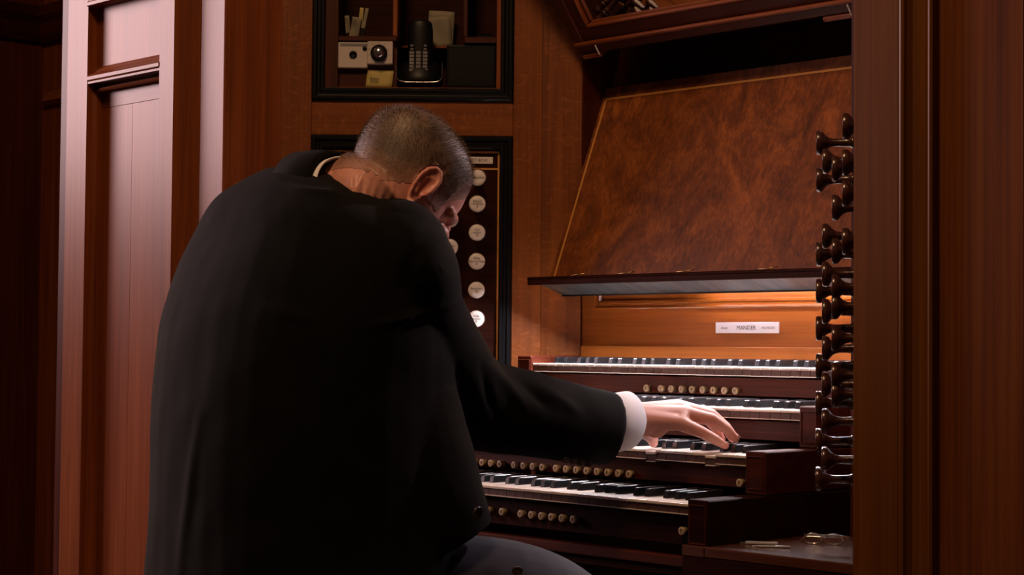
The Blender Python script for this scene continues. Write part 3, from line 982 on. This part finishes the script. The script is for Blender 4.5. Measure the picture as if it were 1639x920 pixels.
o_ = tube('rod_body', [(0, 0, .0035), (.062, 0, .0035)], .0034, clear_plastic, it, 10, 1)
o_ = tube('rod_tip', [(-.016, 0, .003), (0, 0, .0034)], .0022, chrome, it, 8, 1)
it.scale = (.85, .6, .6)
it = side_item('folded_spectacles', (.552, .150, .733), .55, 'small folded rimless spectacles at the back of the side shelf', 'spectacles')
for sx in (0, 1):
    lens = [(.004 + .034 * sx + .015 * cos(2 * pi * k / 16) + .006, 0, .0105 + .0085 * sin(2 * pi * k / 16)) for k in range(17)]
    tube('rim', lens, .0009, chrome, it, 6, 2)
tube('temple_arm', [(-.005, .004, .016), (.030, .008, .016), (.062, .010, .015), (.070, .012, .009)], .0011, chrome, it, 6, 4)
tube('temple_arm', [(.061, .004, .014), (.030, .012, .012), (-.002, .014, .012), (-.012, .016, .006)], .0011, chrome, it, 6, 4)
tube('bridge', [(.0245, 0, .012), (.0270, -.001, .015), (.0295, 0, .012)], .0009, chrome, it, 6, 4)

# ================================================================== RIGHT STOP JAMB: knobs point left across the view
RROT = atan2(-fw.y, -fw.x) - radians(12)      # local x runs towards the camera side (-fw); local -y is -rt
rj = empty('stop_jamb', (CAM.x + rt.x * .640 + fw.x * 3.12, CAM.y + rt.y * .640 + fw.y * 3.12, 0), RROT,
           'right stop jamb of dark stop knobs seen from the side beside the tall oak column', 'stop jamb')
# local x: 0 (far, w=3.12) .. .66 (near, w=2.46)
# the knob board rises in four shallow terraces towards the player
for x0, x1, y0 in ((0, .273, .010), (.273, .345, .0225), (.345, .435, .040), (.435, .655, .058)):
    box('jamb_board', x0, x1, y0, .085, .62, 1.62, red_z, rj, 0)
box('jamb_board', 0, .655, .012, .085, 1.62, 2.3, red_z, rj, 0)
box('jamb_board', 0, .655, .012, .085, .0, .62, red_z, rj, 0)
colA = [1.4036, 1.3419, 1.2186 + .062, 1.2186, 1.157, 1.095, 1.033, .9715, .9095, .8464]
colB = [1.3653, 1.305, 1.244, 1.1821, 1.122, 1.062, 1.004, .945, .883]
for z in colA:
    if abs(z - 1.2806) < .003: continue
    stop_knob(rj, .240, z, None)
for z in colB:
    if abs(z - 1.305) < .003: continue
    stop_knob(rj, .309, z, None, .0225)
for z in (1.2836, 1.215, 1.158, 1.128, 1.078, 1.020, .990, 1.345): stop_knob(rj, .390, z, None, .040)
for z in (1.4002, 1.298, 1.345, 1.225): stop_knob(rj, .480, z, None, .058)

# ================================================================== BENCH
bn = empty('organ_bench', (.08, -.56, 0), 0, 'plain wooden organ bench under the seated organist', 'bench')
box('seat', -.55, .50, -.17, .17, .515, .55, oak_x, bn, .006, 2)
for sx in (-.50, .44): box('leg_board', sx, sx + .03, -.15, .15, 0, .515, oak_z, bn, .003)
box('stretcher', -.47, .44, -.02, .02, .10, .16, oak_x, bn, .003)

#PERSON#
# ================================================================== THE ORGANIST


def at(x, y, depth):
    """survey point of the photograph at a given distance -> world coordinates"""
    return tuple(CAM + (wv + rr * ((x - 819.5) / F_PX) - uu * ((y - 460.0) / F_PX)) * depth)


def J(x, y, depth, *r): return (*at(x, y, depth), *r)


HEADC = Vector(at(638, 313, 2.78))
HR = Matrix.Rotation(radians(-2), 4, 'Z') @ Matrix.Rotation(radians(-41), 4, 'X')
HM = Matrix.Translation(HEADC) @ HR @ Matrix.Scale(1.06, 4)
SL = [(-.118, .018, .075, .045), (-.108, .034, .090, .012), (-.09, .046, .097, -.012), (-.07, .055, .094, -.035), (-.05, .062, .094, -.052), (-.03, .067, .091, -.070),
      (-.01, .071, .087, -.083), (.01, .073, .083, -.091), (.025, .075, .088, -.096), (.05, .078, .089, -.100), (.075, .076, .081, -.098), (.095, .066, .064, -.086), (.11, .046, .037, -.062), (.12, .015, .0, -.028)]


def head_parts(bm):
    n = 40
    Q = catmull(SL, 4)
    rings = []
    for z, a, fr_, bk_ in Q:
        a = max(a, .004)
        cy, hy = (fr_ + bk_) / 2, max((fr_ - bk_) / 2, .004)
        rings.append([bm.verts.new(HM @ Vector((a * math.copysign(abs(cos(t)) ** .92, cos(t)), cy + hy * math.copysign(abs(sin(t)) ** .95, sin(t)), z))) for t in (2 * pi * k / n for k in range(n))])
    for i in range(len(rings) - 1):
        for k in range(n): bm.faces.new((rings[i][k], rings[i][(k + 1) % n], rings[i + 1][(k + 1) % n], rings[i + 1][k]))
    bm.faces.new(rings[0][::-1]); bm.faces.new(rings[-1])
    H = lambda x, y, z: tuple(HM @ Vector((x, y, z)))
    # nose, brow, cheekbones, lips, chin
    chain_bm(bm, [(*H(0, .085, .012), .009), (*H(0, .100, -.012), .0105), (*H(0, .108, -.027), .0125)], 12)
    for s in (-1, 1):
        ball_bm(bm, H(s * .012, .099, -.030), .0085)
        chain_bm(bm, [(*H(s * .012, .085, .022), .008), (*H(s * .042, .076, .022), .009), (*H(s * .060, .056, .014), .009)], 10)
        ball_bm(bm, H(s * .048, .066, -.020), .019)
        ball_bm(bm, H(s * .034, .076, .004), .0118)          # closed eyelid
        ball_bm(bm, H(s * .050, .030, -.072), .022)
    chain_bm(bm, [(*H(-.022, .086, -.060), .005), (*H(0, .096, -.057), .006), (*H(.022, .086, -.060), .005)], 8)
    chain_bm(bm, [(*H(-.018, .086, -.068), .005), (*H(0, .094, -.068), .0065), (*H(.018, .086, -.068), .005)], 8)
    ball_bm(bm, H(0, .088, -.098), .016)
    # ears: plate, helix, antihelix, tragus, lobe
    for s in (-1, 1):
        em = HM @ Matrix.Translation((s * .0735, -.012, -.006)) @ Matrix.Rotation(s * radians(-24), 4, 'Z') @ Matrix.Rotation(radians(-8), 4, 'X') @ Matrix.Diagonal((.9, .74, 1.2, 1))
        E_ = lambda x, y, z: tuple(em @ Vector((s * x, y, z)))
        out = [(.003, .012, -.004), (.004, .015, .010), (.006, .012, .023), (.009, .001, .031), (.011, -.012, .030), (.012, -.021, .021), (.012, -.024, .008), (.010, -.021, -.006), (.007, -.015, -.018), (.005, -.006, -.027)]
        chain_bm(bm, [(*E_(*p), .0036 if i else .0030) for i, p in enumerate(out)], 8)
        inn = [(.005, .002, .018), (.006, -.008, .019), (.0075, -.0135, .010), (.007, -.0125, -.002), (.005, -.006, -.012)]
        chain_bm(bm, [(*E_(*p), .0027) for p in inn], 8)
        ball_bm(bm, E_(.003, .0085, -.006), .0042)
        ball_bm(bm, E_(.005, .001, -.027), .0062, n=12)
        # back plate
        c0 = bm.verts.new(E_(.0015, -.004, .002)); c1 = bm.verts.new(E_(-.006, -.002, .002))
        O1 = [bm.verts.new(E_(x - .0005, y, z)) for x, y, z in out + [(.004, .004, -.028), (.002, .010, -.016)]]
        O2 = [bm.verts.new(E_(x - .0050, y * .8, z * .85)) for x, y, z in out + [(.004, .004, -.028), (.002, .010, -.016)]]
        m_ = len(O1)
        for i in range(m_):
            j = (i + 1) % m_
            bm.faces.new((c0, O1[i], O1[j])); bm.faces.new((c1, O2[j], O2[i])); bm.faces.new((O1[i], O2[i], O2[j], O1[j]))


def hand_right(bm):
    W = J(1000, 670, 3.09)
    fing = [
        [J(1086, 676, 3.115, .0142), J(1122, 691, 3.125, .0112), J(1146, 704, 3.13, .0096), J(1161, 713, 3.135, .0068)],
        [J(1094, 662, 3.137, .0145), J(1140, 671, 3.15, .0118), J(1164, 687, 3.155, .0100), J(1178, 702, 3.157, .0072)],
        [J(1094, 654, 3.160, .0148), J(1138, 664, 3.182, .0120), J(1162, 684, 3.187, .0102), J(1172, 702, 3.188, .0074)],
        [J(1085, 651, 3.184, .0148), J(1126, 663, 3.208, .0118), J(1146, 684, 3.213, .0100), J(1154, 703, 3.215, .0072)]]
    for f in fing:
        chain_bm(bm, f, 12)
        a, b = Vector(f[0][:3]), Vector(W)
        chain_bm(bm, [(*(b.lerp(a, .05)), .0275), (*(b.lerp(a, .5)), .0205), f[0]], 14)
        tipd = (Vector(f[3][:3]) - Vector(f[2][:3])).normalized()
    chain_bm(bm, [f[0] for f in fing], 12)
    ball_bm(bm, at(1050, 680, 3.115), .0235); ball_bm(bm, at(1030, 674, 3.11), .028)
    chain_bm(bm, [J(1020, 676, 3.13, .022), J(1034, 690, 3.185, .0145), J(1043, 700, 3.215, .0118), J(1046, 709, 3.235, .0085)], 12)
    chain_bm(bm, [(*at(930, 676, 3.0), .034), (*W, .030)], 16)
    return fing


def hand_left(bm):
    W = Vector((-.135, .020, .935))
    f0 = [(-.170, .100, .930), (-.150, .112, .938), (-.128, .115, .940), (-.105, .108, .936)]
    ln = [.062, .075, .080, .072]
    for b, L_ in zip(f0, ln):
        b = Vector(b)
        d = (b - W); d.z = 0; d.normalize()
        j = [(*b, .0125), (*(b + d * L_ * .5 + Vector((0, 0, -.006))), .0105), (*(b + d * L_ * .8 + Vector((0, 0, -.024))), .009), (*(b + d * L_ * .93 + Vector((0, 0, -.040))), .0070)]
        chain_bm(bm, j, 10)
        chain_bm(bm, [(*W, .026), (*W.lerp(b, .5), .019), j[0]], 12)
    chain_bm(bm, [(*p, .0120) for p in f0], 10)
    chain_bm(bm, [(-.125, .04, .930, .018), (-.090, .075, .920, .013), (-.075, .105, .905, .011), (-.068, .130, .893, .0085)], 10)
    chain_bm(bm, [(-.190, -.15, .95, .034), (*W, .029)], 14)


bodybm = bmesh.new()
head_parts(bodybm)
NB = at(538, 350, 2.79)
nk = HM @ Vector((0, -.032, -.045))
sweep_bm(bodybm, [(*NB, .075, .073), (*at(580, 308, 2.79), .066, .066), (*nk, .062, .066), (*(HM @ Vector((0, -.02, .01))), .055, .058)], 24, up=(0, 1, .3), span=4)
fing = hand_right(bodybm)
hand_left(bodybm)
# torso, arms and legs (covered by the clothes)
sweep_bm(bodybm, [J(490, 990, 2.8, .15, .11), J(488, 850, 2.8, .16, .12), J(488, 650, 2.8, .17, .12), J(500, 450, 2.8, .17, .11), J(520, 365, 2.79, .12, .09), J(545, 345, 2.79, .07, .07)], 24, up=(0, 1, 0), span=4)
chain_bm(bodybm, [J(590, 415, 2.7, .055), J(660, 505, 2.75, .048), J(735, 632, 2.88, .042), J(880, 670, 2.97, .038), J(1000, 670, 3.09, .029)], 14)
chain_bm(bodybm, [(-.06, -.50, 1.18, .055), (-.16, -.36, 1.06, .048), (-.22, -.22, .96, .042), (-.190, -.15, .95, .038), (-.135, .02, .935, .027)], 14)
for s in (-1, 1):
    hx = .08 + s * .10
    chain_bm(bodybm, [(hx, -.50, .655, .080), (hx + s * .03, -.08, .60, .055), (hx + s * .02, .02, .22, .04), (hx, .0, .09, .035)], 14)
body_me = remeshed('person', bodybm, .0026, 3, .45)
# flush: ears, knuckles and fingertips are redder skin
fl = body_me.attributes.new('flush', 'FLOAT', 'POINT')
HMi = HM.inverted()
tips = [Vector(j[:3]) for f in fing for j in (f[1], f[3])]
vals = []
for v in body_me.vertices:
    q = v.co - HEADC
    f = 0.0
    if q.length_squared > .05 and not (v.co.z < 1.0 and v.co.y > 0):
        vals.append(f); continue
    q = HMi @ v.co
    if abs(q.x) > .055 and q.length < .2:
        d = sqrt((abs(q.x) - .085) ** 2 + (q.y + .020) ** 2 + (q.z + .004) ** 2)
        f = max(f, .9 * max(0, 1 - d / .048))
    if q.length < .22:
        f = max(f, .28 + .12 * noise.noise(q * 30))
    if v.co.z < 1.0 and v.co.y > 0:
        d = min((v.co - t).length for t in tips)
        f = max(f, .22 + .45 * max(0, 1 - d / .020))
    vals.append(f)
fl.data.foreach_set('value', vals)
person = link('person', body_me, skin, None)
tag(person, 'organist in a black suit bent over the keys, seen from behind', 'person')

# ---- nails on the visible right hand
for f in fing:
    a, b = Vector(f[2][:3]), Vector(f[3][:3])
    d = (b - a).normalized()
    up_ = Vector((0, 0, 1)); up_ = (up_ - d * up_.dot(d)).normalized()
    s_ = d.cross(up_)
    mm = Matrix((s_, d, up_)).transposed().to_4x4(); mm.translation = b + up_ * (f[3][3] * .93) - d * .001
    bm = bmesh.new(); bmesh.ops.create_uvsphere(bm, u_segments=10, v_segments=6, radius=1, matrix=mm @ Matrix.Diagonal((.0048, .0062, .0012, 1)))
    from_bm('fingernail', bm, plain('fingernail', (.60, .36, .30), .3), person, smooth=True)

# ---- cropped hair: cap lifted off the scalp plus thousands of short bristles


def hair_amount(q):
    """signed distance above the hairline in head coordinates"""
    x, y, z = abs(q.x), q.y, q.z
    if y < -.062: line = -.034
    elif y < -.030: line = -.034 + (y + .062) / .032 * .022
    elif y < -.004: line = -.012 + (y + .030) / .026 * .040
    elif y < .034: line = -.010 if x > .05 else .06
    else: line = .016 + (y - .034) * 1.15
    if x < .05 and y > .03: line = max(line, .085)
    return z - line


verts, faces, mapv, fade = [], [], {}, []
amt = {}
for v in body_me.vertices:
    if (v.co - HEADC).length_squared > .022: continue
    q = HMi @ v.co
    if q.length < .145 and q.z > -.06 and not (abs(q.x) > .0795 and -.055 < q.y < .012 and q.z < .034):
        # leave the ear itself bare
        if (abs(q.x) > .0735 and -.040 < q.y < .006 and q.z < .030): continue
        a = hair_amount(q) + .004 * noise.noise(q * 120)
        if a > 0: amt[v.index] = a
for p in body_me.polygons:
    if all(i in amt for i in p.vertices):
        f = []
        for i in p.vertices:
            if i not in mapv:
                v = body_me.vertices[i]
                q = HMi @ v.co
                k = min(1.0, amt[i] / .035)
                top = max(0, min(1, (q.z - .02) / .06))
                verts.append(v.co + v.normal * (.0004 + k * (.0022 + .0034 * top)))
                mapv[i] = len(verts) - 1
                fade.append(min(1, max(.05, (amt[i] + .006 * noise.noise(q * 45)) / .042)))
            f.append(mapv[i])
        faces.append(f)
src = [(Vector(verts[f[0]]), [Vector(verts[i]) for i in f]) for f in faces]
for c, f in list(src):
    if random.random() > .75: continue
    p = f[0].lerp(f[2], random.random())
    q = HMi @ p
    nrm_ = (f[1] - f[0]).cross(f[3] - f[0]).normalized()
    flow = (HR @ Vector((0, .55, -.55 if q.z < .06 else .1, 0))).to_3d() if False else (HR.to_3x3() @ Vector((0, .35 if q.z > .07 else -.1, -.5 if q.z < .06 else 0)))
    d = (nrm_ + flow * .8 + Vector((random.gauss(0, .28), random.gauss(0, .28), random.gauss(0, .28)))).normalized()
    top = max(0, min(1, (q.z - .02) / .06))
    edge = min(1, max(.25, hair_amount(q) / .03))
    L_ = (.0028 + .0050 * top) * random.uniform(.6, 1.2) * edge
    s_ = d.cross(Vector((random.gauss(0, 1), random.gauss(0, 1), random.gauss(0, 1)))).normalized() * .00036
    n0 = len(verts)
    verts += [p - s_ - d * .0005, p + s_ - d * .0005, p + d * L_]
    faces.append([n0, n0 + 1, n0 + 2])
    fade += [.35 + .65 * edge] * 3
hm_ = bpy.data.meshes.new('hair')
hm_.from_pydata([tuple(v) for v in verts], [], faces)
fa_ = hm_.attributes.new('fade', 'FLOAT', 'POINT')
fa_.data.foreach_set('value', fade)
link('hair', hm_, hair_m, person, smooth=True)['label'] = 'closely cropped greying brown hair'

# ---- jacket


def ring_c(u_, z):
    p = CAM + rt * ((u_ - 820) / 1000.0) + fw * 2.8
    return (p.x, p.y, z)


jb = bmesh.new()
RG = [(.575, 492, .265, .225), (.64, 490, .265, .228), (.75, 489, .260, .225), (.90, 489, .258, .222), (1.0, 489, .258, .218), (1.10, 491, .258, .205), (1.18, 499, .250, .185), (1.24, 502, .228, .160),
      (1.275, 491, .188, .138), (1.303, 477, .145, .106), (1.326, 474, .090, .072), (1.344, 474, .045, .045)]
rings = []
for z, u_, a, b in catmull(RG, 4):
    c = Vector(ring_c(u_, z))
    rings.append([jb.verts.new(c + Vector((a * math.copysign(abs(cos(t)) ** .9, cos(t)), b * math.copysign(abs(sin(t)) ** .9, sin(t)), 0))) for t in (2 * pi * k / 40 for k in range(40))])
for i in range(len(rings) - 1):
    for k in range(40): jb.faces.new((rings[i][k], rings[i][(k + 1) % 40], rings[i + 1][(k + 1) % 40], rings[i + 1][k]))
jb.faces.new(rings[0][::-1]); jb.faces.new(rings[-1])
ARM = [J(585, 405, 2.70, .085, .075), J(640, 425, 2.69, .090, .088), J(664, 512, 2.74, .084, .082), J(742, 632, 2.88, .080, .080), J(850, 664, 2.95, .068, .072), J(975, 687, 3.045, .052, .065)]
sweep_bm(jb, ARM, 28, up=(0, 0, 1), span=8)
ball_bm(jb, at(632, 408, 2.70), .088, n=24)
ball_bm(jb, at(735, 640, 2.87), .078, n=24)
sweep_bm(jb, [(-.04, -.50, 1.18, .085, .085), (-.11, -.44, 1.15, .085, .085), (-.16, -.34, 1.06, .075, .075), (-.215, -.22, .965, .068, .068), (-.18, -.13, .95, .062, .062), (-.145, -.02, .94, .050, .058)], 24, span=6)
ball_bm(jb, (-.10, -.46, 1.165), .088, n=24)
# right front panel of the open jacket and flap of the skirt
sweep_bm(jb, [J(672, 640, 2.70, .05, .07), J(700, 730, 2.69, .045, .070), J(722, 800, 2.69, .040, .065), J(745, 862, 2.70, .030, .060)], 20, up=(0, 1, 0), span=6)
jm = remeshed('jacket', jb, .0055, 7, .5)
A_ = [Vector(p[:3]) for p in ARM]
cre = [((600, 522, 2.6), (735, 484, 2.62), .005, .006), ((430, 492, 2.6), (500, 512, 2.6), .003, .010), ((320, 660, 2.6), (285, 930, 2.6), .004, .008), ((690, 350, 2.6), (640, 470, 2.6), -.003, .012),
       ((790, 590, 2.8), (840, 650, 2.8), .006, .008), ((825, 600, 2.8), (880, 655, 2.8), -.005, .008), ((770, 585, 2.8), (790, 660, 2.8), -.005, .007), ((860, 615, 2.8), (925, 660, 2.8), .004, .008),
       ((455, 285, 2.7), (520, 300, 2.7), -.004, .006), ((470, 300, 2.7), (545, 312, 2.7), .004, .006)]
segs = []
for p0, p1, am, wd_ in cre:
    a, b = Vector(at(*p0)) - CAM, Vector(at(*p1)) - CAM
    segs.append((Vector((a.dot(rt) / a.dot(fw), a.z / a.dot(fw))), Vector((b.dot(rt) / b.dot(fw), b.z / b.dot(fw))), am, wd_))
JN = [v.normal.copy() for v in jm.vertices]
JC = [v.co.copy() for v in jm.vertices]
flat = []
for vco, n_ in zip(JC, JN):
    h_ = .0035 * noise.noise(vco * 7.0) + .0016 * noise.noise(vco * 19.0)
    if n_.dot(fw) < .15:
        r_ = vco - CAM
        d_ = r_.dot(fw)
        p2 = Vector((r_.dot(rt) / d_, r_.z / d_))
        for a, b, am, wd_ in segs:
            ab = b - a
            t = max(0, min(1, (p2 - a).dot(ab) / ab.length_squared))
            dd = (p2 - a - ab * t).length * 2.8
            if dd < wd_ * 3: h_ += am * math.exp(-(dd / wd_) ** 2) * sin(pi * (.12 + .76 * t))
    flat.extend(vco + n_ * h_)
jm.vertices.foreach_set('co', flat)
jm.update()
jk = link('jacket', jm, suit, person)
jk['label'] = 'black wool suit jacket, hunched at the shoulders'

# collar of the jacket and of the shirt
ax = (Vector(nk) - Vector(NB)).normalized()
e1 = Vector((1, -.2, 0)); e1 = (e1 - ax * e1.dot(ax)).normalized()
e2 = ax.cross(e1)


def collar(name, prof, c, m, wob=0.0, squash=1.0):
    bm = bmesh.new(); n = 48; R_ = []
    for r_, h_ in prof:
        R_.append([bm.verts.new(c + e1 * (r_ * cos(t)) + e2 * (r_ * squash * sin(t)) + ax * (h_ + wob * sin(3 * t))) for t in (2 * pi * k / n for k in range(n))])
    for i in range(len(R_)):
        for k in range(n): bm.faces.new((R_[i][k], R_[i][(k + 1) % n], R_[(i + 1) % len(R_)][(k + 1) % n], R_[(i + 1) % len(R_)][k]))
    return from_bm(name, bm, m, person, smooth=True)


CC = Vector(at(527, 336, 2.79))
collar('jacket_collar', [(.108, -.022), (.098, .012), (.087, .038), (.081, .044), (.076, .038), (.078, .0), (.080, -.03)], CC, suit, .002)
collar('shirt_collar', [(.077, -.01), (.0745, .030), (.0725, .046), (.0700, .046), (.0690, .030), (.070, -.01)], CC + ax * .004, shirt_m)['label'] = 'white shirt collar'


def cuff(c0, c1, a, b, m):
    c0, c1 = Vector(c0), Vector(c1)
    d = (c1 - c0).normalized(); s_ = d.cross(Vector((0, 0, 1))).normalized(); u_ = s_.cross(d)
    bm = bmesh.new(); n = 36; R_ = []
    for c, k_ in ((c0, 1), (c0.lerp(c1, .5), 1.0), (c1, .985), (c1 + d * .001, .96), (c1, .93), (c0, .93)):
        R_.append([bm.verts.new(c + s_ * (a * k_ * cos(t)) + u_ * (b * k_ * sin(t)) - d * (.012 * (sin(t) < 0) * -sin(t))) for t in (2 * pi * i / n for i in range(n))])
    for i in range(len(R_)):
        for k in range(n): bm.faces.new((R_[i][k], R_[i][(k + 1) % n], R_[(i + 1) % len(R_)][(k + 1) % n], R_[(i + 1) % len(R_)][k]))
    return from_bm('shirt_cuff', bm, m, person, smooth=True)


cuff(at(955, 682, 3.025), at(1006, 672, 3.085), .043, .052, shirt_m)['label'] = 'white shirt cuff at the right wrist'
cuff((-.150, -.05, .940), (-.138, .002, .937), .038, .046, shirt_m)['label'] = 'white shirt cuff at the left wrist'
but = lathe_mesh('button', [(0, .0072), (.002, .0075), (.003, .0068), (.0024, .0050), (.0024, .0005)], plain('dark_horn_button', (.035, .030, .028), .3, coat=.4), 16)
for u_, v_, d_ in ((905, 735, 2.945), (917, 737, 2.957), (929, 739, 2.969), (941, 741, 2.981)):
    q = link('sleeve_button', but, None, person)
    q.location = at(u_, v_, d_ - .01); q.rotation_euler = (radians(55), 0, JROT)
q = link('jacket_button', but, None, person); q.location = at(763, 820, 2.655); q.rotation_euler = (radians(10), 0, JROT + .9); q.scale = (1.4, 1.4, 1.4)

# ---- trousers and shoes
tb = bmesh.new()
ball_bm(tb, (.08, -.52, .66), .20, .17, .108, n=24)
sweep_bm(tb, [(.20, -.48, .668, .105, .100), J(800, 955, 2.78, .098, .092), J(900, 985, 2.90, .088, .084), J(955, 1040, 2.96, .072, .072), (.29, .02, .28, .06, .06), (.27, .0, .13, .062, .062)], 24, up=(.3, .2, 1), span=6)
sweep_bm(tb, [(-.03, -.48, .655, .105, .100), (-.05, -.25, .64, .095, .09), (-.06, -.06, .60, .075, .075), (-.06, .0, .48, .068, .068), (-.05, .02, .28, .06, .06), (-.04, .0, .13, .062, .062)], 24, up=(.3, .2, 1), span=6)
link('trousers', remeshed('trousers', tb, .007, 6), trouser_m, person)['label'] = 'dark blue-grey trousers'
bk_ = link('trouser_clasp', lathe_mesh('trouser_clasp', [(0, .008), (.002, .009), (.003, .008), (.002, .006), (.002, .0005)], plain('dark_metal', (.10, .10, .11), .35, metal=.7), 14), None, person)
bk_.location = at(828, 912, 2.695); bk_.rotation_euler = (radians(35), 0, JROT)
for sx in (.27, -.04):
    shb = bmesh.new()
    chain_bm(shb, [(sx, -.03, .075, .042), (sx, .06, .060, .040), (sx, .15, .048, .036), (sx, .19, .045, .030)], 14)
    link('shoe', remeshed('shoe', shb, .006, 4), shoe_m, person)
# pedal keys carrying the feet
